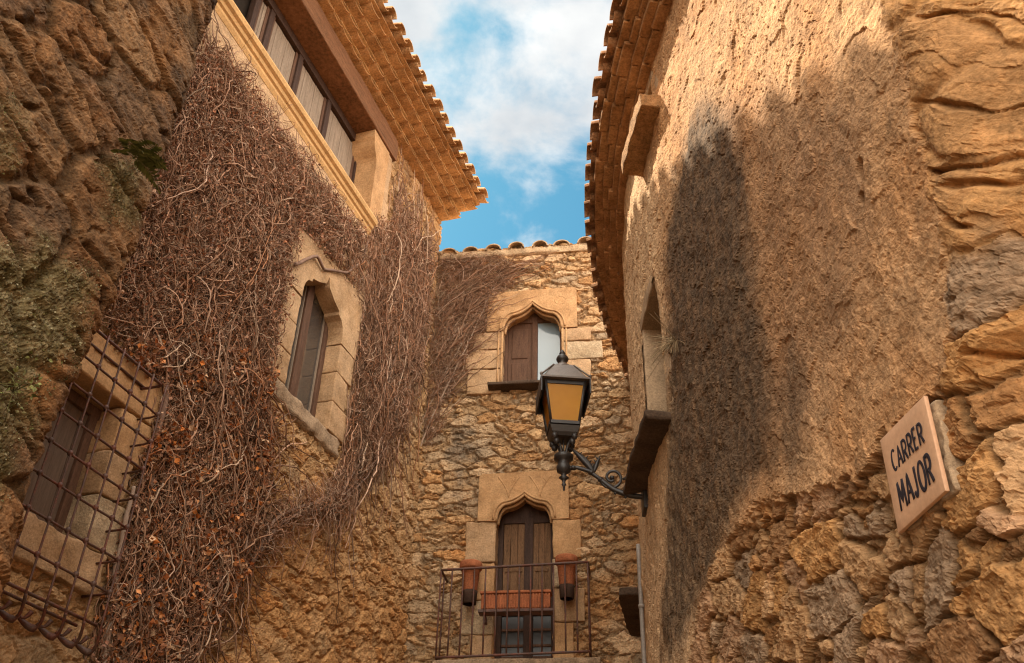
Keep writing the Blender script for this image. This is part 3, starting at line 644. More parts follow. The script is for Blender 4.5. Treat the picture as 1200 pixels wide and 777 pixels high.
# left: four courses of tile mouths, each under a thin brick, then the roof tiles
r = np.random.default_rng(3)
PT = 0.285
eave = MB(); bricks = MB()
for k in range(4):
    zb = 12.275 + .064 * k; n1 = .155 + .15 * k
    u = -9.0 + (k % 2) * PT / 2
    while u < 0.02:
        n_ = n1 + r.normal(0, .008)
        if u + PT * .4 < 0.1: barrel(eave, WL, u, PT * .5 * r.uniform(.95, 1.0), zb + .05 + r.normal(0, .003), zb + .05 + r.normal(0, .004), n_ - .26, n_, .062 * r.uniform(.9, 1.1), .016, inv=True)
        u += PT
    u = -9.0
    while u < 0.05:
        l_ = min(r.uniform(.26, .34), .06 - u)
        if l_ > .03: bricks.box(WL, u, u + l_ - .006, -.04, n1 + .012 + r.normal(0, .005), zb + .048 + r.normal(0, .0015), zb + .0625)
        u += l_
    eave.box(WL, -9, .0, -.05, n1 - .03, zb + .03, zb + .0475)
e1 = eave.build('eave_tiles', 'tile', left)
bricks.build('eave_bricks', 'tilelight', left)
rt = MB(); tile_rows(rt, WL, -9.0, 0.02, PT, .82, 12.545, .3, 3, .108, .10, 5)
rt.box(WL, -9, 0.05, -.3, .66, 12.51, 12.535)
rf = rt.build('roof', 'tile', left)
b = MB(); b.add(*roof_slope(WL, -16, 0.1, -.2, -5.2, 12.85, .3, PT)); b.build('roof_slope', 'tile', rf, fix=False)
# right: four courses of long bricks, then the roof tiles, all following the bend
bricks = MB()
for k in range(4):
    zb = REZ + .066 * k; n1 = .085 + .08 * k; u = 1.0 + .07 * k
    while u < 12.3:
        l_ = r.uniform(.25, .4); bricks.rbox(WR, u, u + l_ - .012, -.05, n1 + r.normal(0, .014), zb + r.normal(0, .007), zb + .06, .012, .15, .004, int(u * 10)); u += l_
    bricks.box(WR, 1, 4, -.05, n1 - .05, zb, zb + .064)
    for q in np.arange(4, 12.3, .5): bricks.box(WR, q, q + .5, -.05, n1 - .05, zb + .002, zb + .064)
bricks.build('eave_bricks', 'brick', right)
rt = MB(); tile_rows(rt, WR, 1.0, 12.3, .29, .43, REZ + .30, .3, 3, .112, .10, 8)
for q in np.arange(1, 12.3, .5): rt.box(WR, q, q + .5, -.3, .33, REZ + .265, REZ + .285)
rf = rt.build('roof', 'tiledark', right)
b = MB(); b.add(*roof_slope(WR, -8, 12.4, -.3, -4.5, REZ + .55, .3, .29)); b.build('roof_slope', 'tiledark', rf, fix=False)
# end house: a coping of half-round tiles with their mouths to the lane
cp = MB()
cu = [BH(x, 290, .05)[0] for x in (525, 552, 580, 605, 631, 658, 686)] ; st = (cu[-1] - cu[0]) / 6
for i in range(-1, 17):
    uc = cu[0] + i * st + r.normal(0, .012); zb = 11.50 + .024 * (uc - .17) + r.normal(0, .008)
    if uc < .1: continue
    barrel(cp, WB, uc, .135 * r.uniform(.95, 1.05), zb + .12, zb, -.5, .075 + r.normal(0, .012), .115, .018)
    barrel(cp, WB, uc + st / 2, .12, zb + .16, zb + .04, -.5, .03 + r.normal(0, .012), .07, .016, inv=True)
cp.rbox(WB, .0, 6.4, -.3, .045, 11.40, 11.535, .03, .08, .02, 5)
rf = cp.build('coping_tiles', 'tilepale', endh)
b = MB(); b.add(*roof_slope(WB, 0.05, 6.5, -.35, -4.2, 11.62, .22, .37)); b.build('roof_slope', 'tile', rf, fix=False)

# ------------------------------------------------------------------ left house: gallery window
gal = MB(); gal.box(WL, -9.2, GAL1 + .3, -.42, -.40, 10.2, 11.9); gw = gal.build('gallery_window', 'void', left)
seps = [LH(*p, -.3)[0] for p in [(291.8, 38.6), (307, 62), (342, 112), (377, 162), (409.6, 212)]]
st_ = []; x_ = seps[4]
edges = [-9.1, -8.2, -7.4, -6.55, -5.85, seps[0], seps[1], seps[2], seps[3], seps[4] + .10]
fr = MB()
for q in edges[1:]: fr.rbox(WL, q - .055, q + .035, -.36, -.27, 10.3, 11.8, .008, .3, .002, 3)
fr.rbox(WL, -9.2, GAL1 + .12, -.36, -.26, 11.66, 11.8, .008, .3, .002, 4)
fr.rbox(WL, -9.2, GAL1 + .12, -.36, -.25, 10.25, 10.40, .008, .3, .002, 5)
fr.build('frame', 'darkwood', gw)
for a, c_ in zip(edges[:-1], edges[1:]):
    if c_ <= seps[0] + .01 and c_ > -6: continue               # the open dark light
    sh = MB(); nb_ = max(2, int(round((c_ - a - .1) / .13)))
    xs = np.linspace(a + .045, c_ - .065, nb_ + 1)
    for i in range(nb_): sh.rbox(WL, xs[i] + .002, xs[i + 1] - .002, -.345 + .004 * (i % 2), -.318 + .003 * (i % 2), 10.42, 11.64, .005, .4, .002, i)
    sh.build('shutter', 'greywood', gw)
    for x0, x1 in ((a + .035, a + .085), (c_ - .105, c_ - .055)):
        s2 = MB(); s2.rbox(WL, x0, x1, -.34, -.30, 10.4, 11.66, .006, .3, .002, 2); s2.build('shutter_stile', 'wood', gw)
bm_ = MB()
bm_.rbox(WL, -9.4, -1.93, -.40, .075, 11.80, 12.20, .02, .12, .010, 12, fr=3)
bm_.build('lintel_beam', 'beam', left)
co = MB()
prof = [(-.1, 9.98), (.035, 9.98), (.06, 10.03), (.06, 10.07), (.085, 10.085), (.095, 10.13), (.13, 10.15), (.145, 10.20), (.13, 10.245), (-.4, 10.27), (-.4, 9.98)]
us = np.concatenate([np.arange(-9.2, -2.5, .9), [-2.36]])
for a, c_ in zip(us[:-1], us[1:]): co.prism(WL, prof, a + .003, c_ - .003, 'u')
co.build('sill_cornice', 'cornice', left)
jb = MB()                                                     # corbel-headed jamb
z0, z1 = 10.26, 11.79
pr = [(GAL1, z0)] + [(GAL1 - .17 * f, z1 - .52 + .40 * t) for t, f in zip(np.linspace(0, 1, 9), [0, .04, .16, .36, .55, .68, .74, .77, .92])] + [(GAL1 - .165, z1), (-2.13, z1), (-2.13, z0)]
jb.prism(WL, pr, -.40, .045, 'n')
jb.build('jamb_corbel', 'carved', left)
for q in ((-1.93, .04, 10.24, 10.9, 6), (-1.98, .035, 10.91, 11.8, 7)):
    jb = MB(); jb.rbox(WL, -2.12, q[0], -.1, q[1], q[2], q[3], .012, .1, .006, q[4]); jb.build('quoin', 'block', left)

# ------------------------------------------------------------------ left house: pointed window
def arch_ring(mb, W, inner, outer, n_front, n_back, n_out):
    """frame of stone: front ring, reveal and outer edge; inner and outer are open outlines with as many points"""
    I = np.array(inner); O = np.array(outer); k = len(I)
    V = np.concatenate([W(I[:, 0], np.full(k, n_front), I[:, 1]), W(O[:, 0], np.full(k, n_front), O[:, 1]), W(I[:, 0], np.full(k, n_back), I[:, 1]), W(O[:, 0], np.full(k, n_out), O[:, 1])])
    F = []
    for i in range(k - 1):
        F += [(i, i + 1, k + i + 1, k + i), (i, 2 * k + i, 2 * k + i + 1, i + 1), (k + i, k + i + 1, 3 * k + i + 1, 3 * k + i)]
    F += [(0, k, 3 * k, 2 * k), (k - 1, 2 * k - 1, 4 * k - 1, 3 * k - 1)]
    mb.add(V, F)
def resample(poly, n):
    P = np.array(poly, float); d = np.r_[0, np.cumsum(np.hypot(*np.diff(P, axis=0).T))]
    q = np.linspace(0, d[-1], n); return list(zip(np.interp(q, d, P[:, 0]), np.interp(q, d, P[:, 1])))
def mould(mb, W, path, n, rad, col=None):
    P = np.array(path); mb.tubes(W(P[:, 0], np.full(len(P), n), P[:, 1]), rad, 8, ref=tuple(W(0., 1., 0.) - W(0., 0., 0.)))
lwm = (LW0 + LW1) / 2
lw_half = [(LW0, 8.02), (LW0, 8.16), (LW0 + .02, 8.24), (LW0 + .07, 8.31), (LW0 + .15, 8.345), (LW0 + .152, 8.39), (LW0 + .30, 8.45), (LW0 + .45, 8.54), (lwm, 8.67)]
lw_arch = lw_half + [(2 * lwm - p, q) for p, q in lw_half[-2::-1]]
hd = MB()
out_top = [(-4.02, 8.02), (-4.02, 8.5), (-4.0, 8.80), (-3.3, 8.91), (-2.27, 8.98), (-2.27, 8.5), (-2.27, 8.02)]
arch_ring(hd, WL, resample(lw_arch, 120), resample(out_top, 120), .04, -.17, -.02)
sr = hd.build('window_surround', 'block', left)
zz = [6.84, 7.22, 7.62, 8.012]
for i in range(3):
    for a, c_ in ((LW1, [-2.22, -2.36, -2.28][i]), ([-4.05, -3.95, -4.0][i], LW0)):
        jb = MB(); jb.rbox(WL, a, c_, -.20, .038, zz[i], zz[i + 1] - .008, .014, .07, .008, 20 + i); jb.build('jamb_stone', 'block', left)
sl_ = MB(); sl_.rbox(WL, -4.0, -2.34, -.2, .045, 6.60, 6.835, .05, .05, .02, 44)
sl_.build('window_sill', 'greyblock', left)
wf = MB(); wf.box(WL, LW0 - .1, LW1 + .1, -.42, -.40, 6.7, 8.8); pw = wf.build('pointed_window', 'void', left)
def lwb(mb, x0, x1, n0, n1, z0, z1): mb.rbox(WL, x0, x1, n0, n1, z0, z1, .008, .3, .002, 5)
for x0, x1 in ((LW0 - .02, LW0 + .07), (LW0 + .40, LW0 + .54), (LW1 - .07, LW1 + .02)):
    fr = MB(); lwb(fr, x0, x1, -.24, -.16, 6.84, 8.7); fr.build('frame', 'wood', pw)
fr = MB(); lwb(fr, LW0, LW1, -.235, -.165, 6.84, 6.93); fr.build('frame', 'wood', pw)
for x0, x1 in ((LW0 + .05, LW0 + .42), (LW0 + .52, LW1 - .05)):
    pn = MB(); pn.box(WL, x0, x1, -.212, -.204, 6.9, 8.62); pn.build('pane', 'pane', pw)
for x0 in (LW0 + .085, LW0 + .375, LW0 + .55, LW1 - .095):
    fr = MB(); fr.box(WL, x0, x0 + .014, -.204, -.185, 6.93, 8.5); fr.build('glazing_bead', 'greywood', pw)

# ------------------------------------------------------------------ left house: barred window
wf = MB(); wf.box(WL, BW0 - .1, BW1 + .1, -.42, -.40, 4.1, 5.5); bw = wf.build('barred_window', 'void', left)
sh = MB(); xs = np.linspace(-6.92, BW1 - .02, 9)
for i in range(8): sh.rbox(WL, xs[i] + .002, xs[i + 1] - .002, -.235 + .006 * (i % 2), -.20 + .006 * (i % 2), 4.25, 5.33, .006, .4, .002, i)
sh.build('shutter', 'greyshut', bw)
fr = MB(); fr.rbox(WL, BW1 - .10, BW1 - .02, -.22, -.16, 4.22, 5.35, .008, .3, .002, 1); fr.rbox(WL, -6.35, -6.25, -.22, -.17, 4.22, 5.35, .008, .3, .002, 2); fr.rbox(WL, BW0, BW1, -.225, -.165, 5.27, 5.36, .008, .3, .002, 2); fr.build('frame', 'wood', bw)
for i, (a, c_, wd) in enumerate([(4.22, 4.62, .36), (4.63, 4.98, .28), (4.99, 5.37, .4)]):
    jb = MB(); jb.rbox(WL, BW1, BW1 + wd, -.3, .045, a, c_, .02, .05, .014, 50 + i); jb.build('jamb_stone', ['greyblock2', 'block', 'carved'][i], left)
jb = MB(); jb.rbox(WL, -7.3, BW1 + .42, -.3, .05, 5.38, 5.78, .02, .05, .016, 60); jb.build('window_lintel', 'carved', left)
jb = MB(); jb.rbox(WL, -7.3, BW1 + .25, -.3, .06, 3.9, 4.21, .02, .05, .018, 61); jb.build('window_sill', 'block', left)
zs_ = [5.60, 5.345, 5.10, 4.86, 4.625, 4.38, 4.13, 3.885]
NG = .25
def grail(us, ns, zs2, rr):
    g_ = MB(); g_.tubes(WL(np.array(us), np.array(ns), np.array(zs2)), rr, 6); return g_
grille = grail([-7.05, -6.5, -6, -5.66, -5.642, -5.64, -5.66], [NG, NG, NG, NG, NG - .015, .12, .0], [5.60] * 7, .0125).build('window_grille', 'iron', left)
grail([-7.05, -6.5, -6, -5.64], [NG] * 4, [3.64] * 4, .0125).build('bar', 'iron', grille)
for z in (5.62, 3.66): grail([-7.05, -6.5, -6, -5.62], [.06] * 4, [z] * 4, .012).build('bar', 'iron', grille)
for j, z in enumerate(zs_[1:]):
    b = MB(); P = WL(np.array([-7.05, -6.5, -6, -5.70, -5.60, -5.585, -5.585]), np.array([NG, NG, NG, NG, NG - .01, NG - .08, -.0]), z + np.array([0, .002, -.003, 0, 0, 0, .0]))
    b.tubes(P, .0095, 6); b.build('bar', 'iron', grille)
for j, s_ in enumerate([-6.93, -6.74, -6.54, -6.345, -6.155, -5.97, -5.785, -5.61]):
    b = MB(); zt = np.linspace(5.62, 3.60, 24)
    P = WL(np.full(24, s_ + .0), NG + .016 * np.where(np.arange(24) % 2 == 0, 1, 1), zt); b.tubes(P, .0088, 6)
    ring = []
    for z in zs_[1:]:
        b.lathe(WL(s_, NG + .008, z - .02), [(.012, 0), (.021, .012), (.022, .028), (.012, .04)], 8)
    # the curled foot under the bottom rail, bent back to the wall
    t = np.linspace(0, 1, 12); P = WL(s_ + .07 * np.sin(t * 3.4), NG + .02 - .20 * t, 3.62 - .10 * np.sin(t * math.pi) - .06 * t); b.tubes(P, .012 + .014 * np.sin(t * math.pi) * (t > .5), 6)
    t = np.linspace(0, 1, 8); P = WL(s_ - .02 - .05 * t, NG - .06 - .06 * t, 3.57 - .05 * np.sin(t * 3)); b.tubes(P, .014 * (1 - t) + .003, 6)
    b.build('bar', 'iron', grille)

# ------------------------------------------------------------------ end house: upper window
def header(name, W, arch, u0, u1, z0, z1, n=.055, matn='carved', extra=None):
    hb = MB(); A = resample(arch, 70)
    um = arch[0][0], arch[-1][0]
    outer = resample([(u0, z0), (u0, z1 - .03), (u0 + .02, z1), ((u0 + u1) / 2, z1 + .01), (u1 - .02, z1 + .02), (u1, z1 - .01), (u1, z0)], 70)
    arch_ring(hb, W, A, outer, n, -.26, -.02)
    P = np.array(arch); c_ = np.array([(arch[0][0] + arch[-1][0]) / 2, arch[0][1]])
    big = [(c_[0] + (p - c_[0]) * 1.10, q + .022 + .03 * (q - c_[1])) for p, q in arch]
    mould(hb, W, big, n + .004, .016); mould(hb, W, arch, n - .012, .02); mould(hb, W, [(c_[0] + (p - c_[0]) * .95, q - .02) for p, q in arch], n - .09, .022)
    if extra: extra(hb)
    return hb.build(name, matn, endh)
def rosettes(hb):
    for uc, zc__ in ((1.115, 10.36), (2.0, 10.42)):
        a = np.linspace(0, 2 * math.pi, 25); hb.tubes(WB(uc + .085 * np.cos(a), np.full(25, .052), zc__ + .075 * np.sin(a)), .0075, 6)
        for k_ in range(5):
            t = np.linspace(0, 1, 7); an = k_ * 1.257
            hb.tubes(WB(uc + .06 * t * np.cos(an + t * .7), np.full(7, .051), zc__ + .055 * t * np.sin(an + t * .7)), .006, 5)
header('window_header', WB, uw_arch, .865, 2.255, 9.9, 10.64, extra=rosettes)
for i, (a, c_, z0, z1) in enumerate([(.67, UW0, 9.585, 9.895), (.555, UW0, 9.235, 9.575), (.60, UW0, 8.80, 9.225), (UW1, 2.45, 9.66, 9.895), (UW1, 2.62, 9.33, 9.65), (UW1, 2.44, 8.86, 9.32)]):
    qb = MB(); qb.rbox(WB, a, c_, -.26, .036 + .004 * (i % 2), z0, z1 - .004, .016, .05, .011, 70 + i); qb.build('quoin', 'greyblock2' if i == 4 else 'block', endh)
for x_, sg in ((UW0 - .008, 1), (UW1 + .008, -1)):
    for dx_, nn_, rr_ in ((0, .034, .02), (.055, .04, .013)):
        mo = MB(); mould(mo, WB, [(x_ - sg * dx_, 8.9), (x_ - sg * dx_, 9.2), (x_ - sg * dx_, 9.6), (x_ - sg * dx_, 9.92)], nn_, rr_); mo.build('jamb_moulding', 'carved', endh)
s_ = MB(); s_.rbox(WB, .93, 2.12, -.2, .20, 8.845, 8.90, .018, .07, .008, 81); s_.build('window_sill', 'slab', endh)
wf = MB(); wf.box(WB, UW0 - .1, UW1 + .1, -.45, -.43, 8.8, 10.5); uw = wf.build('ogee_window', 'void', endh)
fr = MB()
for x0, x1 in ((UW0 - .03, UW0 + .05), (UW0 + .425, UW0 + .51), (UW1 - .05, UW1 + .03)): fr.rbox(WB, x0, x1, -.27, -.19, 8.9, 10.38, .008, .3, .002, 5)
fr.rbox(WB, UW0, UW1, -.265, -.2, 8.9, 8.985, .008, .3, .002, 6); fr.rbox(WB, UW0, UW1, -.265, -.2, 10.2, 10.45, .008, .3, .002, 6)
fr.build('frame', 'wood', uw)
sh = MB(); sh.rbox(WB, UW0 + .05, UW0 + .425, -.25, -.225, 8.97, 10.28, .006, .3, .002, 9)
for z0, z1 in ((9.03, 9.47), (9.55, 10.1)): sh.rbox(WB, UW0 + .11, UW0 + .36, -.24, -.212, z0, z1, .012, .1, .003, 10)
sh.build('shutter', 'wood', uw)
pn = MB(); pn.box(WB, UW0 + .50, UW1 - .04, -.245, -.235, 8.97, 10.24); pn.build('pane', 'palepane', uw)

# ------------------------------------------------------------------ end house: balcony door
def tracery(hb):
    for uc in (1.27, 1.70):
        t = np.linspace(0, 1, 10)
        for sg in (-1, 1):
            hb.tubes(WB(uc + sg * .15 * t ** 1.6, np.full(10, .052), 7.12 + .31 * t), .011, 6)
            hb.tubes(WB(uc + sg * (.15 - .10 * t), np.full(10, .052), 7.43 - .08 * np.sin(t * 2.6)), .008, 6)
header('door_header', WB, dw_arch, .855, 2.085, 6.79, 7.48, extra=tracery)
for i, (a, c_, z0, z1) in enumerate([(.70, DW0, 6.22, 6.785), (.86, DW0, 5.72, 6.21), (.68, DW0, 5.28, 5.71), (.82, DW0, 4.9, 5.27), (DW1, 2.24, 6.25, 6.785), (DW1, 2.08, 5.86, 6.24), (DW1, 2.27, 5.42, 5.85), (DW1, 2.12, 4.9, 5.41)]):
    qb = MB(); qb.rbox(WB, a, c_, -.26, .034 + .005 * (i % 2), z0, z1 - .004, .018, .05, .013, 90 + i); qb.build('quoin', ['block', 'carved', 'greyblock2'][i % 3], endh)
wf = MB(); wf.box(WB, DW0 - .1, DW1 + .1, -.5, -.48, 4.9, 7.3); dv = wf.build('balcony_door', 'void', endh)
fr = MB()
for x0, x1 in ((DW0 - .02, DW0 + .07), (DW0 + .355, DW0 + .475), (DW1 - .05, DW1 + .02)): fr.rbox(WB, x0, x1, -.30, -.22, 5.0, 7.15, .008, .3, .002, 5)
fr.rbox(WB, DW0, DW1, -.295, -.225, 6.86, 7.2, .008, .3, .002, 6)
fr.build('frame', 'darkwood', dv)
for x0, x1 in ((DW0 + .07, DW0 + .36), (DW0 + .47, DW1 - .05)):
    sh = MB(); xs = np.linspace(x0, x1, 4)
    for i in range(3): sh.rbox(WB, xs[i] + .0015, xs[i + 1] - .0015, -.28, -.25 + .004 * (i % 2), 5.62, 6.86, .006, .3, .003, i)
    sh.rbox(WB, x0 + .03, x1 - .03, -.26, -.236, 6.18, 6.23, .006, .1, .002, 4)
    leaf = sh.build('door_leaf', 'oldwood', dv)
    pn = MB(); pn.box(WB, x0, x1, -.29, -.28, 5.02, 5.62); pn.build('pane', 'darkpane', leaf)
    for z in (5.05, 5.2, 5.40, 5.6):
        rl = MB(); rl.box(WB, x0, x1, -.279, -.255, z, z + .03); rl.build('rail', 'wood', leaf)
# balcony
NB_ = .42
ub0, ub1 = .485, 2.335
bs = MB(); bs.rbox(WB, ub0 - .04, ub1 + .12, -.05, NB_ + .01, 4.78, 4.862, .02, .08, .006, 3)
bs.rbox(WB, ub0 + .1, ub1 - .05, -.05, NB_ - .1, 4.62, 4.775, .03, .08, .01, 4)
bal = bs.build('balcony', 'greyblock', endh)
def zr(u, za, zb): return za + (zb - za) * (u - ub0) / (ub1 - ub0)
for za, zb, rr in ((5.975, 6.03, .017), (4.885, 4.93, .016)):
    rl = MB(); us = np.r_[np.full(4, ub0), np.linspace(ub0, ub1, 10), np.full(4, ub1)]; ns = np.r_[np.linspace(0, NB_ - .01, 4), np.full(10, NB_), np.linspace(NB_ - .01, 0, 4)]
    rl.tubes(WB(us, ns, zr(us, za, zb)), rr, 6, ref=(0, 0, 1)); rail = rl.build('railing', 'iron', bal)
rail = bal
def bar(u, n, rr):
    b = MB(); b.tubes(WB(np.full(4, u), np.full(4, n), np.linspace(zr(u, 4.87, 4.915), zr(u, 5.975, 6.03), 4)), rr, 6); b.build('bar', 'iron', rail)
for u in np.linspace(ub0, ub1, 14): bar(u, NB_, .0105)
for ue in (ub0, ub1): bar(ue, NB_ * .5, .0105)
# ------------------------------------------------------------------ right house: windows and their sills
for nm, (a, c_, z0, z1) in (('window', (RW0, RW1, RWZ0, RWZ1)), ('window', (AW0, AW1, AWZ0, AWZ1))):
    b = MB()
    b.box(WR, a - .02, c_ + .02, -.40, -.38, z0 - .02, z1 + .02); wv = b.build(nm, 'darkwood', right)
    b = MB()
    b.rbox(WR, c_ - .02, c_ + .18, -.37, .0, z0 - .05, z1 + .1, .015, .06, .008, 4); b.rbox(WR, a - .2, a + .02, -.37, .0, z0 - .05, z1 + .1, .015, .06, .008, 5)
    b.rbox(WR, a - .05, c_ + .05, -.37, .01, z1 - .02, z1 + .14, .015, .06, .008, 6)
    b.build('jamb_stones', 'mortar', wv)
for nm, (a, c_, n1, z0, z1), mt in (('window_sill', (5.5, 6.35, .20, 7.86, 8.02), 'silldark'), ('window_sill', (6.05, 7.35, .20, 5.10, 5.165), 'slab'), ('window_sill', (8.6, 9.8, .25, 4.68, 4.76), 'slab')):
    b = MB()
    b.rbox(WR, a, c_, -.15, n1, z0, z1, .02, .06, .014, int(z0 * 7)); b.build(nm, mt, right)

# ------------------------------------------------------------------ street sign
sq = [RH(*p, .048) for p in [(1030.9, 515.9), (1082.4, 463.2), (1108.1, 575.1), (1052.8, 625.3)]]
def SG(a, n, b_):
    a, n, b_ = np.broadcast_arrays(*map(np.asarray, (a, n, b_)))
    (t0, z0), (t1, z1), (t2, z2), (t3, z3) = sq
    t = (1 - a) * (b_ * t0 + (1 - b_) * t3) + a * (b_ * t1 + (1 - b_) * t2); z = (1 - a) * (b_ * z0 + (1 - b_) * z3) + a * (b_ * z1 + (1 - b_) * z2)
    return WR(t, n, z)
b = MB()
sgn = thing('street_sign', SG(.5, .04, .5), 'square pinkish street sign plaque with dark hand lettering set in the right wall', 'sign')
b.rbox(SG, 0, 1, .030, .048, 0, 1, .012, .1, .0006, 3, fr=2); b.build('plaque', 'sign', sgn)
SW, SH = np.linalg.norm(SG(1, .06, .5) - SG(0, .06, .5)), np.linalg.norm(SG(.5, .06, 1) - SG(.5, .06, 0))
_c = lambda cx, cy, rx, ry, a0, a1, n=14: [(cx + rx * math.cos(R_(a)), cy + ry * math.sin(R_(a))) for a in np.linspace(a0, a1, n)]
GLY = {'C': [_c(.55, .5, .5, .5, 48, 312, 22)], 'A': [[(0, 0), (.48, 1), (1, 0)], [(.2, .34), (.8, .34)]],
       'R': [[(.05, 0), (.05, 1), (.45, 1)] + _c(.45, .74, .45, .26, 90, -90) + [(.05, .48)], [(.42, .48), (.95, 0)]],
       'E': [[(.85, 1), (.05, 1), (.05, 0), (.9, 0)], [(.05, .52), (.7, .52)]], 'M': [[(0, 0), (.1, 1), (.5, .25), (.9, 1), (1, 0)]],
       'J': [[(.72, 1), (.72, .26)] + _c(.38, .26, .34, .26, 0, -165)], 'O': [_c(.5, .5, .5, .5, 90, 455, 30)]}
def words(txt, a0, a1, b0, b1, nm, wgt, widths):
    b = MB(); tot = sum(widths); gap = .30 * (a1 - a0) / len(txt); x = a0; un = (a1 - a0 - gap * (len(txt) - 1)) / tot; k = 0
    for ch, wd in zip(txt, widths):
        for st in GLY[ch]:
            P = np.array(st); loc = np.stack([(x + P[:, 0] * wd * un) * SW, 0 * P[:, 0], (b0 + P[:, 1] * (b1 - b0)) * SH + .002 * np.sin(x * 40)], -1)
            d = np.r_[0, np.cumsum(np.linalg.norm(np.diff(loc, axis=0), axis=1))]; k += 1
            t = np.unique(np.r_[d, np.linspace(0, d[-1], 12)]); loc = np.stack([np.interp(t, d, loc[:, i]) for i in range(3)], -1)
            q = MB(); q.tubes(loc, wgt * (1 + .12 * np.sin(t / d[-1] * 5 + x * 30)), 8, ref=(0, 1, 0)); V = q.V[0]
            b.add(SG(V[:, 0] / SW, .0482 + .0004 * k + V[:, 1] * .12, V[:, 2] / SH), q.F[(4, True)][0], smooth=True)
            b.F.setdefault((8, True), []).append(q.F[(8, True)][0] + b.n - len(V))
        x += wd * un + gap
    b.build(nm, 'ink', sgn)
words('CARRER', .165, .855, .575, .785, 'lettering', .0060, [1, 1.05, 1, 1, .85, 1]); words('MAJOR', .16, .87, .165, .45, 'lettering', .0076, [1.3, 1.1, .8, 1.15, 1])
b = MB(); b.rbox(SG, -.03, 1.02, -.08, .012, .0, .97, .03, .03, .009, 9); b.build('mortar_bed', 'mortar', sgn)

# ------------------------------------------------------------------ street lamp
YL = 7.45
_p = CAM + ray(660, 500) * (YL / ray(660, 500)[1]); LX, LY = _p[0], _p[1]
def zl(ypx):
    d = ray(660, ypx); return 1.6 + d[2] / math.hypot(d[0], d[1]) * math.hypot(LX, LY)
lamp = thing('street_lamp', (LX, LY, zl(548)), 'black wrought iron wall lantern with amber glass on a scrolled bracket', 'lamp')
def LW(x, y, z): 
    x, y, z = np.broadcast_arrays(*map(np.asarray, (x, y, z))); a = R_(4)
    return np.stack([LX + x * math.cos(a) - y * math.sin(a), LY + x * math.sin(a) + y * math.cos(a), z + 0.0], -1)
def zf(ypx, off):
    d = ray(660, ypx); return 1.6 + d[2] / math.hypot(d[0], d[1]) * (math.hypot(LX, LY) - off)
zE, zG0, zG1, zB = zf(442, .228), zf(448, .18), zf(495, .125), zf(506, .10)
RHT = zl(432) - zE
def frust(mb, h0, z0, h1, z1, caps=True):
    q = np.array([(-1, -1), (1, -1), (1, 1), (-1, 1)]); V = np.concatenate([LW(q[:, 0] * h0, q[:, 1] * h0, np.full(4, z0)), LW(q[:, 0] * h1, q[:, 1] * h1, np.full(4, z1))])
    F = [(i, (i + 1) % 4, 4 + (i + 1) % 4, 4 + i) for i in range(4)]
    if caps: F += [(3, 2, 1, 0), (4, 5, 6, 7)]
    mb.add(V, F)
HE, H0, H1 = .228, .180, .124
b = MB(); frust(b, HE, zE, HE, zE + .018); frust(b, HE - .02, zE + .018, .095, zE + RHT - .02); frust(b, .095, zE + RHT - .02, .075, zE + RHT)
b.lathe((LX, LY, zE + RHT - .005), [(.085, 0), (.08, .02), (.05, .035), (.04, .045), (.045, .055), (.03, .06)], 16)
for sx in (-1, 1):
    for sy in (-1, 1):
        b.tubes(np.stack([LW(sx * HE, sy * HE, zE + .016), LW(sx * .095, sy * .095, zE + RHT - .02)]), .009, 6)
        b.lathe(LW(sx * (HE - .005), sy * (HE - .005), zE + .016), [(.0, .0), (.013, .006), (.015, .018), (.008, .03), (0, .034)], 10)
b.build('roof', 'lamproof', lamp)
b = MB(); b.lathe((LX, LY, zE + RHT + .05), [(.04, 0), (.028, .012), (.05, .03), (.06, .055), (.05, .08), (.028, .1), (.022, .11), (.03, .118), (.022, .135), (.008, .16), (.0, .165)], 16); b.build('finial', 'lampiron', lamp)
b = MB()
for sx in (-1, 1): b.box(LW, sx * (HE - .012), sx * HE, -HE + .0, HE - .0, zE - .15, zE - .001)
b.box(LW, -HE + .013, HE - .013, HE - .012, HE, zE - .14, zE - .002)
b.build('valance', 'lampiron', lamp)
b = MB()
for sx in (-1, 1):
    for sy in (-1, 1): b.tubes(np.stack([LW(sx * H0, sy * H0, zE), LW(sx * H1, sy * H1, zG1 - .01)]), .016, 4)
for z, h in ((zG0 + .0, H0 - .008), (zG1, H1 + .004)):
    for sx in (-1, 1):
        b.box(LW, -h, h, sx * h - .013, sx * h + .013, z - .016, z + .016); b.box(LW, sx * h - .0125, sx * h + .0125, -h + .014, h - .014, z - .0155, z + .0155)
fm = b.build('frame', 'lampiron', lamp)
for k_ in range(4):
    ca, sa = math.cos(k_ * math.pi / 2), math.sin(k_ * math.pi / 2)
    q = [(-1, H0 - .004, zG0), (1, H0 - .004, zG0), (1, H1 - .004, zG1), (-1, H1 - .004, zG1)]
    V = []
    for off in (0, -.005):
        for s_, h, z in q: x, y = s_ * h, -(h + off); V.append(LW(x * ca - y * sa, x * sa + y * ca, z))
    b = MB(); b.add(np.array(V), [(0, 1, 2, 3), (7, 6, 5, 4), (0, 4, 5, 1), (1, 5, 6, 2), (2, 6, 7, 3), (3, 7, 4, 0)]); b.build('glass_pane', 'amber', lamp)
b = MB(); b.lathe((LX, LY, zG1 + .02), [(.055, 0), (.05, .05), (.03, .055), (.03, .12), (.055, .2), (.05, .27), (0, .3)], 14); b.build('bulb', 'potbase', lamp)
b = MB(); frust(b, H1 + .008, zG1 - .025, .112, zB); frust(b, .112, zB, .09, zB - .03); b.build('base', 'lampiron', lamp)
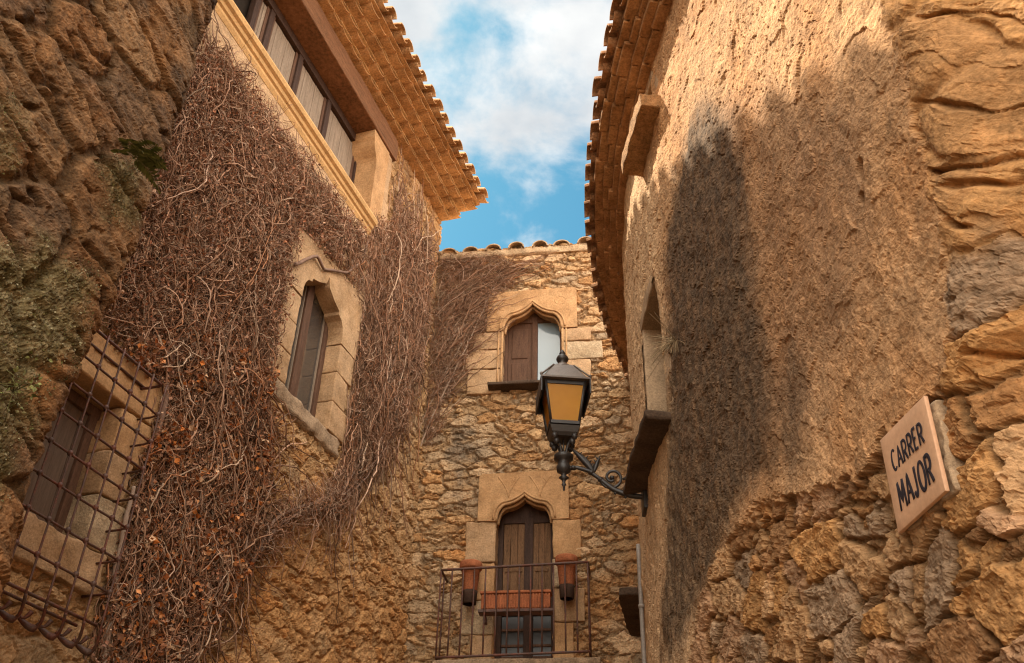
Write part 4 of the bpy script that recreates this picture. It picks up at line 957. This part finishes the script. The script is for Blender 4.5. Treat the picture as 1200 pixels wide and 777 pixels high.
# cradle of four curled straps, the stem, the drop
zS = zl(533)
b = MB()
for k_ in range(4):
    a = k_ * math.pi / 2 + math.pi / 4; t = np.linspace(0, 1, 16)
    rr = .145 * (1 - t) + .03 * t - .03 * np.sin(t * math.pi) ; z = zB - .01 + (zS - zB) * t ** 1.2
    b.tubes(LW(rr * math.cos(a), rr * math.sin(a), z), .014, 6)
    for zz_, r_ in ((zB - .03, .125), (zB - .075, .10)): b.lathe(LW(r_ * math.cos(a), r_ * math.sin(a), zz_ - .02), [(0, -.02), (.025, 0), (.028, .02), (.02, .04), (0, .05)], 10)
b.tubes(np.stack([LW(0, 0, zB), LW(0, 0, zS)]), .008, 6)
b.build('cradle', 'lampiron', lamp)
b = MB(); zT = zl(576); Hs = zS - zT
b.lathe((LX, LY, zT), [(0, 0), (.008, .01), (.012, .05), (.022, .065), (.012, .08), (.02, .11), (.045, .13), (.02, .15), (.03, .17), (.06, .19), (.065, .235), (.05, .26), (.055, Hs - .06), (.085, Hs - .045), (.085, Hs - .01), (.05, Hs + .01), (0, Hs + .012)], 18)
b.build('stem', 'lampiron', lamp)
_tw = RH(739, 583)[0] if False else 7.35
wp = WR(7.35, .02, 0.0); dirv = np.array([wp[0] - LX, wp[1] - LY]); DL = np.linalg.norm(dirv); dirv /= DL
def BP(s, z, o=0.0): s, z = np.broadcast_arrays(np.asarray(s, float), np.asarray(z, float)); return np.stack([LX + dirv[0] * s - dirv[1] * o, LY + dirv[1] * s + dirv[0] * o, z], -1)
def zb_(ypx, s):
    x, y = LX + dirv[0] * s, LY + dirv[1] * s; d = ray(660 + 128 * s, ypx); return 1.6 + d[2] / math.hypot(d[0], d[1]) * math.hypot(x, y)
b = MB(); cs = np.array([.03, .12, .22, .30, .37, .43, .50, .57, DL]); cz = np.array([zb_(y, s) for y, s in zip([549, 548, 552, 560, 568, 574, 578, 581, 583], cs)])
tt = np.linspace(0, 1, 40); ss = np.interp(tt, np.linspace(0, 1, 9), cs); zz_ = np.interp(tt, np.linspace(0, 1, 9), cz)
b.tubes(BP(ss, zz_), np.where(tt < .4, .018, .024), 8)
for f in (.1, .3, .42): b.lathe(BP(ss[int(f * 39)], zz_[int(f * 39)] - .02), [(0, 0), (.027, .008), (.027, .032), (0, .04)], 10)
for q in (.5, .66, .8): b.lathe(BP(ss[int(q * 39)], zz_[int(q * 39)] - .045), [(0, 0), (.012, .01), (.012, .03), (0, .04)], 8)
b.build('bracket_arm', 'lampiron', lamp)
b = MB(); c0s, c0z = DL - .27, zb_(560, DL - .27)
t = np.linspace(-.5, 4.3 * math.pi / 2 + 1.2, 48); rad = .105 - .0095 * (t + .5)
b.tubes(BP(c0s + rad * np.cos(t + 3.6), c0z - .0 + rad * np.sin(t + 3.6) * 1.05), .013, 6)
b.lathe(BP(c0s, c0z - .02), [(0, 0), (.02, .008), (.02, .032), (0, .04)], 10)
b.tubes(BP(np.linspace(c0s + .09, DL, 6), np.linspace(c0z - .02, c0z + .06, 6)), .012, 6)
b.build('scroll', 'lampiron', lamp)
b = MB(); s0 = .24; z0 = float(np.interp(s0, cs, cz)); t = np.linspace(0, 1, 10)
for sg, ln, wd in ((-1, .26, .045), (-.2, .20, .035), (1.2, .16, .03)):
    pth = BP(s0 + .02 - sg * -.0 + (-.10 * sg if sg < 0 else .05 * sg) * -1 * t * (1.0 if sg > 0 else -1.0) * (-1) * 1.0 - .10 * (sg < 0) * t ** 1.3, z0 + ln * t)
    b.tubes(pth, wd * np.sin(np.pi * np.clip(t * .85 + .15, 0, 1)) * .55 + .003, 6)
    for k_ in range(2, 8):
        q = pth[k_]; b.tubes(np.stack([q, q + np.array([.03 * (-1) ** k_, 0, .035])]), np.array([.012, .003]), 5)
b.build('leaf_ornament', 'lampiron', lamp)
b = MB(); b.rbox(WR, 7.25, 7.45, -.02, .045, float(cz[-1]) - .14, float(cz[-1]) + .30, .01, .1, .002, 3); b.build('wall_plate', 'lampiron', lamp)

# ------------------------------------------------------------------ pots and trough on the balcony
def pot(u, zt, label):
    n = NB_ - .155
    o = WB(u, n, zt - .38); t_ = thing('flower_pot', o, label, 'flower pot', 'terracotta pots on the balcony')
    b = MB(); b.lathe(o, [(0, .01), (.085, 0), (.092, .02), (.118, .28), (.122, .285), (.14, .29), (.146, .30), (.146, .365), (.138, .38), (.125, .38), (.118, .34), (.0, .33)], 28); b.build('bowl', 'terracotta', t_)
    b = MB(); b.lathe(o, [(0, .331), (.117, .335), (0, .345)], 20); b.build('soil', 'potbase', t_)
    b = MB(); b.lathe(o, [(.075, -.16), (.088, -.155), (.094, -.03), (.10, .002), (.095, .006), (0, -.004)], 24); b.build('saucer', 'potbase', t_)
    return t_
pot(.835, 6.12, 'terracotta flower pot hooked at the left end of the balcony railing')
pot(2.06, 6.16, 'terracotta flower pot hooked at the right end of the balcony railing')
tr = thing('planter_trough', WB(1.43, NB_ - .12, 5.46), 'long ribbed terracotta trough hung inside the balcony railing between two pots', 'planter')
b = MB(); b.rbox(WB, 1.0, 1.86, NB_ - .20, NB_ - .045, 5.475, 5.665, .02, .1, .003, 4); b.rbox(WB, .985, 1.875, NB_ - .21, NB_ - .025, 5.668, 5.705, .012, .1, .002, 5)
for i in range(22):
    u = 1.02 + i * .039; b.rbox(WB, u, u + .024, NB_ - .06, NB_ - .034, 5.485, 5.664, .01, .1, .001, i)
b.build('trough', 'terracotta', tr)
b = MB(); b.box(WB, .97, 1.90, NB_ - .20, NB_ - .03, 5.44, 5.472); b.box(WB, 1.02, 1.05, NB_ - .3, NB_ - .19, 5.36, 5.44); b.build('shelf', 'iron', tr)

# ------------------------------------------------------------------ pipe at the edge of the right house
pp = MB(); zz_ = np.linspace(0, 5.05, 40); pp.tubes(WR(8.3 + 0 * zz_, .045 + .004 * np.sin(zz_ * 2), zz_), .021, 8)
pt = pp.build('wall_pipe', 'pipe'); tag(pt, 'thin grey pipe running down the far edge of the right house', 'pipe')
for z in (1.2, 2.6, 3.6, 4.45):
    b = MB(); b.lathe(WR(8.3, .045, z), [(.02, 0), (.03, .002), (.03, .03), (.02, .032)], 10); b.build('clip', 'pipe', pt)

# ------------------------------------------------------------------ creepers
def in_region(polys, n, r_, W2=None):
    P = [np.array(p) for p in polys]; lo = np.min([p.min(0) for p in P], 0); hi = np.max([p.max(0) for p in P], 0)
    out = np.zeros((0, 2))
    while len(out) < n:
        q = lo + (hi - lo) * r_.random((n * 3, 2)); s_ = np.max([inpoly(q[:, 0], q[:, 1], p) for p in polys], 0)
        s_ = s_ + .16 * fbm(q[:, 0] * 2.5, q[:, 1] * 2.5, 3, 900)
        out = np.concatenate([out, q[(s_ > 0)]])
    return out[:n]
def wander(W, start, L, ang, sig, r_, k=10, n0=(.02, .12), curl=.05, bow=.08):
    m = len(start); st = np.broadcast_to(L, (m,)) / (k - 1)
    th_ = ang[:, None] + np.cumsum(r_.normal(0, sig, (m, k)), 1)
    x = start[:, :1] + np.cumsum(np.cos(th_) * st[:, None], 1); z = start[:, 1:] + np.cumsum(np.sin(th_) * st[:, None], 1)
    a = r_.uniform(*n0, m)[:, None]; t = np.linspace(0, 1, k)[None]
    n = a + bow * r_.normal(0, 1, m)[:, None] * np.sin(t * math.pi) + np.cumsum(r_.normal(0, curl * .3, (m, k)), 1)
    return W(x, np.clip(n, .012, .35), z)
def tcol(r_, m, cols, var=.25):
    c = np.asarray(cols)[r_.integers(0, len(cols), m)]; return np.clip(c * (1 + r_.normal(0, var, (m, 1))), .01, .8)
STEMC = [(.30, .165, .10), (.37, .215, .14), (.44, .285, .20), (.20, .105, .062), (.42, .29, .20), (.33, .155, .08), (.22, .105, .06)]
RUST = [(.42, .14, .035), (.32, .11, .04), (.44, .19, .075), (.26, .11, .055), (.38, .21, .115), (.52, .33, .20), (.24, .12, .07)]
def leaves(mb, C_, size, cols, r_):
    m = len(C_); a = r_.normal(0, 1, (m, 3)); a /= np.linalg.norm(a, axis=1, keepdims=True)
    b_ = np.cross(a, r_.normal(0, 1, (m, 3))); b_ /= np.linalg.norm(b_, axis=1, keepdims=True); c_ = np.cross(a, b_)
    s_ = size[:, None]; f = r_.uniform(.15, .6, (m, 1)); wd = r_.uniform(.3, .55, (m, 1))
    v = [C_, C_ + s_ * (.35 * a + wd * b_ + f * wd * c_), C_ + s_ * (1.0 * a + .12 * c_), C_ + s_ * (.35 * a - wd * b_ + f * wd * c_), C_ + s_ * (.5 * a - .05 * c_)]
    V = np.stack(v, 1).reshape(-1, 3); i = np.arange(m)[:, None] * 5
    F = np.concatenate([i + np.array([[0, 1, 2, 4]]), i + np.array([[0, 4, 2, 3]])])
    mb.add(V, F, np.repeat(cols, 5, 0))
rv = np.random.default_rng(11)
def PL(pts, n=.07): return [LH(*p, n) for p in pts]
m1 = PL([(228, 45), (262, 55), (300, 110), (345, 175), (400, 238), (428, 270), (405, 296), (372, 300), (345, 308), (338, 360), (322, 440), (318, 500), (308, 570), (292, 640), (262, 690), (215, 790), (95, 800), (112, 700), (135, 560), (122, 380), (175, 200)])
m2 = PL([(428, 270), (446, 246), (470, 236), (497, 278), (509, 305), (506, 360), (497, 430), (478, 490), (445, 540), (405, 585), (390, 590), (392, 550), (410, 500), (416, 440), (428, 345), (408, 322), (385, 303)])
mlow = PL([(135, 400), (240, 390), (322, 440), (316, 520), (300, 600), (285, 660), (225, 790), (95, 800), (120, 640)])
mside = PL([(120, 380), (150, 330), (190, 380), (175, 470), (140, 600), (120, 600)])
vine = thing('climbing_vine', WL(-5.3, .05, 0), 'dense dry brown creeper with rusty leaves covering the left house up to its gallery', 'climbing vine', 'bare creepers on the houses')
# thick stems
stems = [[(150, 800), (160, 700), (172, 600), (182, 520), (200, 430), (235, 330), (262, 230)], [(120, 780), (135, 690), (147, 610), (156, 570)], [(185, 800), (195, 700), (215, 590), (240, 480), (258, 380), (280, 280), (290, 180)],
         [(205, 790), (240, 730), (275, 692), (303, 645), (322, 610), (348, 594), (380, 588), (404, 570), (430, 530)], [(215, 790), (262, 712), (300, 655), (325, 618), (352, 600), (392, 596), (430, 560), (455, 520)],
         [(395, 590), (420, 540), (445, 480), (470, 400), (500, 300)], [(400, 585), (440, 540), (462, 470), (485, 380)], [(345, 310), (372, 300), (380, 315), (405, 320), (425, 308), (432, 280)], [(165, 800), (172, 740), (190, 640), (196, 560), (222, 450), (232, 350)],
         [(140, 800), (152, 730), (160, 660)], [(232, 800), (238, 690), (270, 560), (292, 440), (310, 350), (330, 260)]]
thick = [.028, .032, .024, .022, .018, .013, .012, .022, .025, .03, .02]
for sp, th_ in zip(stems, thick):
    q = np.array(PL(sp, .08)); d = np.r_[0, np.cumsum(np.hypot(*np.diff(q, axis=0).T))]; t = np.linspace(0, d[-1], 50)
    x = np.interp(t, d, q[:, 0]) + .025 * fbm(t * 3, t * 0 + th_ * 900, 4, 5); z = np.interp(t, d, q[:, 1]) + .03 * fbm(t * 3, t * 0 + th_ * 700, 4, 9)
    b = MB(); b.tubes(WL(x, .075 + .04 * fbm(t * 2, t * 0 + th_ * 333, 3, 7), z), th_ * (1 - .5 * t / d[-1]) * (1 + .25 * fbm(t * 9, t * 0, 3, 4)), 8, col=(.33, .24, .185) if th_ > .029 else (.21, .13, .095))
    b.build('stem', 'twig', vine, colors=True)
tw = MB()
def clear(P):
    """the creeper is kept off the window, its surround and the bars"""
    s_ = (P - P0) @ dL; z = P[..., 2]
    return ~(((s_ > -3.95) & (s_ < -2.34) & (z > 6.48) & (z < 8.8)) | ((s_ < -5.46) & (z < 5.72) & (s_ > -7.2)) | ((s_ < -2.42) & (z > 9.93)) | ((s_ < -1.9) & (z > 10.6)) | (s_ > -.02)).any(-1)
def ntw(polys, m, L, wd, rad, sig, n0, mean=math.pi / 2, cols=STEMC, k=10, curl=.05, bow=.06):
    p = in_region(polys, m, rv); ang = mean + rv.normal(0, wd, m); ang = np.where(rv.random(m) < .5, ang, ang + math.pi)
    lw = rv.uniform(*L, m); P = wander(WL, p, lw, ang, sig, rv, k, n0, curl, bow)
    ok = clear(P); P = P[ok]; m = len(P)
    rr = rv.uniform(*rad, m)[:, None] * np.linspace(1, .45, k)[None]
    tw.tubes(P, rr, 3, col=tcol(rv, m, cols), cap=False)
DARKC = [(.20, .11, .066), (.15, .08, .048), (.25, .145, .09)]
ntw([m1], 3400, (.5, 1.1), .3, (.006, .012), .26, (.015, .06), cols=DARKC + STEMC[:2], k=14)
ntw([m1], 150, (1.2, 2.6), .16, (.008, .014), .13, (.03, .09), cols=DARKC + STEMC, k=26)
ntw([m1], 8000, (.12, .38), .9, (.003, .0062), .55, (.03, .10), curl=.04)
ntw([m1], 2800, (.1, .25), 1.5, (.003, .0055), .65, (.06, .13), curl=.05)
ntw([m2], 1500, (.5, 1.1), .25, (.005, .010), .16, (.012, .05), cols=DARKC + STEMC[:2], k=14)
ntw([m2], 130, (.9, 1.9), .16, (.008, .013), .10, (.03, .07), cols=STEMC, k=22)
ntw([m2], 4300, (.14, .42), .75, (.0033, .0065), .5, (.03, .09), curl=.04)
ntw([mlow], 500, (.4, 1.0), .35, (.005, .012), .3, (.06, .15), cols=STEMC, k=14)
ntw([PL([(296, 650), (318, 605), (350, 590), (400, 570), (402, 596), (352, 606), (330, 625), (305, 670)])], 500, (.15, .45), .8, (.003, .006), .4, (.03, .12), mean=.3)
tw.build('twigs', 'twig', vine, kind='stuff', fix=False, colors=True)
lf = MB()
p = in_region([mlow], 8000, rv); p = p[fbm(p[:, 0] * 3.2, p[:, 1] * 2.2, 4, 77) > .0]; p = p[clear(WL(p[:, 0], .1, p[:, 1])[:, None])]; m = len(p)
leaves(lf, WL(p[:, 0], rv.uniform(.05, .19, m), p[:, 1]), rv.uniform(.025, .065, m), tcol(rv, m, RUST), rv)
p = in_region([m1], 11000, rv); p = p[clear(WL(p[:, 0], .1, p[:, 1])[:, None])]; m = len(p)
leaves(lf, WL(p[:, 0], rv.uniform(.05, .17, m), p[:, 1]), rv.uniform(.016, .042, m), tcol(rv, m, [(.34, .14, .075), (.40, .21, .13), (.46, .28, .18), (.24, .11, .065), (.30, .15, .10)]), rv)
p = in_region([m2], 2600, rv); leaves(lf, WL(p[:, 0], rv.uniform(.03, .11, 2600), p[:, 1]), rv.uniform(.014, .034, 2600), tcol(rv, 2600, [(.33, .17, .10), (.40, .24, .14), (.27, .14, .08)]), rv)
lf.build('leaves', 'leaf', vine, kind='stuff', fix=False, colors=True)
# the creeper on the end house fans up from the inner corner
vin2 = thing('climbing_vine', WB(.1, .03, 5), 'thin bare creeper fanning over the upper left of the end house beside its ogee window', 'climbing vine', 'bare creepers on the houses')
def PB(pts, n=.05): return [BH(*p, n) for p in pts]
f1 = PB([(498, 300), (530, 297), (562, 296), (600, 306), (594, 330), (578, 352), (566, 385), (548, 425), (528, 462), (502, 520), (470, 585), (452, 580), (470, 520), (490, 430)])
for sp, th_ in (([(462, 570), (476, 520), (486, 450), (497, 400), (504, 355)], .011), ([(470, 600), (482, 550), (502, 500), (525, 450), (550, 400), (572, 350), (588, 318)], .014), ([(468, 590), (492, 500), (520, 440), (560, 370)], .009)):
    q = np.array(PB(sp)); d = np.r_[0, np.cumsum(np.hypot(*np.diff(q, axis=0).T))]; t = np.linspace(0, d[-1], 40)
    b = MB(); b.tubes(WB(np.interp(t, d, q[:, 0]) + .02 * fbm(t * 3, t * 0 + th_ * 900, 4, 5), .06 + .02 * fbm(t * 2, t * 0, 3, 7), np.interp(t, d, q[:, 1])), th_ * (1 - .5 * t / d[-1]), 7, col=(.36, .26, .19))
    b.build('stem', 'twig', vin2, colors=True)
tw = MB()
def fan(m, L, wd, rad, sig, n0, cols, k=14):
    p = in_region([f1], m, rv); hgt = np.clip((p[:, 1] - 7.5) / 4.0, 0, 1); rt_ = np.clip(p[:, 0] / 1.1, 0, 1)
    ang = 1.15 - .75 * hgt * (.4 + .6 * rt_) + rv.normal(0, wd, m); P = wander(WB, p, rv.uniform(*L, m), ang, sig, rv, k, n0, .03, .03); P = P[(P[..., 2].max(1) < 11.47) & (((P - P0) @ dB).min(1) > .0)]; m = len(P)
    tw.tubes(P, rv.uniform(*rad, m)[:, None] * np.linspace(1, .4, k)[None], 3, col=tcol(rv, m, cols), cap=False)
fan(46, (.9, 1.6), .10, (.008, .0125), .07, (.04, .08), DARKC, 18)
fan(330, (.35, .9), .25, (.005, .009), .15, (.03, .07), STEMC + DARKC)
fan(4200, (.10, .34), .6, (.0026, .005), .5, (.02, .09), STEMC + DARKC)
tw.build('twigs', 'twig', vin2, kind='stuff', fix=False, colors=True)

# ------------------------------------------------------------------ small plants
GRN = [(.075, .085, .022), (.11, .12, .035), (.15, .15, .05), (.055, .06, .02)]
pm = np.concatenate([in_region([moss1], 5200, rv), in_region([moss2], 900, rv), in_region([moss3], 500, rv)])
hh, _c = h_old(pm[:, 0], pm[:, 1]); b = MB()
leaves(b, WO(pm[:, 0], hh + rv.uniform(-.004, .008, len(pm)), pm[:, 1]), rv.uniform(.005, .015, len(pm)), tcol(rv, len(pm), [(.12, .10, .04), (.19, .165, .09), (.10, .095, .03), (.24, .21, .13)]), rv)
mo_ = b.build('moss', 'green', None, kind='stuff', fix=False, colors=True); tag(mo_, 'patchy grey green moss on the old wall at the left edge', 'moss')
def fern(px, nfr, L, label, cat, nm, wide=.09, seed=1, W=None, loc=None, nrm=None):
    r_ = np.random.default_rng(seed); t_ = thing(nm, loc, label, cat); fr_ = MB(); stm = MB()
    for i in range(nfr):
        az_ = r_.uniform(-1.3, 1.3); el_ = r_.uniform(-.1, 1.1); side = np.cross(nrm, [0, 0, 1.])
        d0 = nrm * math.cos(az_) + side * math.sin(az_); l_ = L * r_.uniform(.6, 1.1); t = np.linspace(0, 1, 12)[:, None]
        P = loc + d0 * l_ * t * .9 + np.array([0, 0, 1.]) * (l_ * (math.sin(el_) * t - .75 * t ** 2)); stm.tubes(P, .003 * (1 - .6 * t[:, 0]), 4, col=(.10, .09, .03))
        for k_ in range(2, 12):
            for sg in (-1, 1):
                m_ = 2; c = np.repeat(P[k_][None], m_, 0); wv_ = wide * math.sin(math.pi * (k_ + 1) / 13) + .01
                q = np.cross(d0, [0, 0, 1.]) * sg; a = P[k_]; e_ = a + q * wv_ + d0 * .02 - np.array([0, 0, .01])
                w_ = d0 * .012; fr_.add(np.array([a - w_ * .4, (a + e_) / 2 - w_, e_, (a + e_) / 2 + w_]), [(0, 1, 2, 3)], GRN[r_.integers(0, 4)])
    stm.build('stalk', 'green', t_, colors=True, fix=False); fr_.build('frond', 'green', t_, colors=True, fix=False)
fp = OH(138, 190); fern(None, 13, .24, 'small dark green fern sprouting from the old wall beside the creeper', 'fern', 'fern_plant', .07, 3, loc=WO(fp[0], .12, fp[1]), nrm=nL)
t_ = OH(28, 480); wl_ = WO(t_[0], .14, t_[1]); wd_ = thing('weed', wl_, 'little pale leaved weed low on the mossy wall by the barred window', 'weed')
b = MB(); m = 46; leaves(b, wl_ + rv.normal(0, 1, (m, 3)) * np.array([.05, .05, .09]), rv.uniform(.018, .035, m), tcol(rv, m, [(.16, .165, .06), (.12, .13, .04), (.22, .21, .11)]), rv); b.build('leaves', 'green', wd_, colors=True, fix=False)
b = MB(); b.tubes(np.stack([np.stack([wl_ - nL * .06, wl_ + rv.normal(0, .05, 3), wl_ + rv.normal(0, .09, 3)]) for _ in range(9)]), .0025, 4, col=(.10, .09, .03)); b.build('stalk', 'green', wd_, colors=True, fix=False)
a0 = RH(797, 400); tl = WR(a0[0], .03, a0[1]); tf = MB(); m = 60; k_ = 8; t = np.linspace(0, 1, k_)[None, :, None]
dr = rv.normal(0, 1, (m, 1, 3)) * np.array([.5, .6, .35]) + np.array([-.75, 0, -.1]); P = tl + dr * t * rv.uniform(.08, .2, (m, 1, 1)) + np.array([0, 0, -.12]) * t ** 2 * rv.random((m, 1, 1))
tf.tubes(P, .0022, 3, col=tcol(rv, m, [(.34, .25, .15), (.25, .18, .10)]), cap=False); o = tf.build('grass_tuft', 'twig', None, colors=True, fix=False); tag(o, 'dry grass tuft sprouting from the stained plaster of the right house', 'grass tuft')
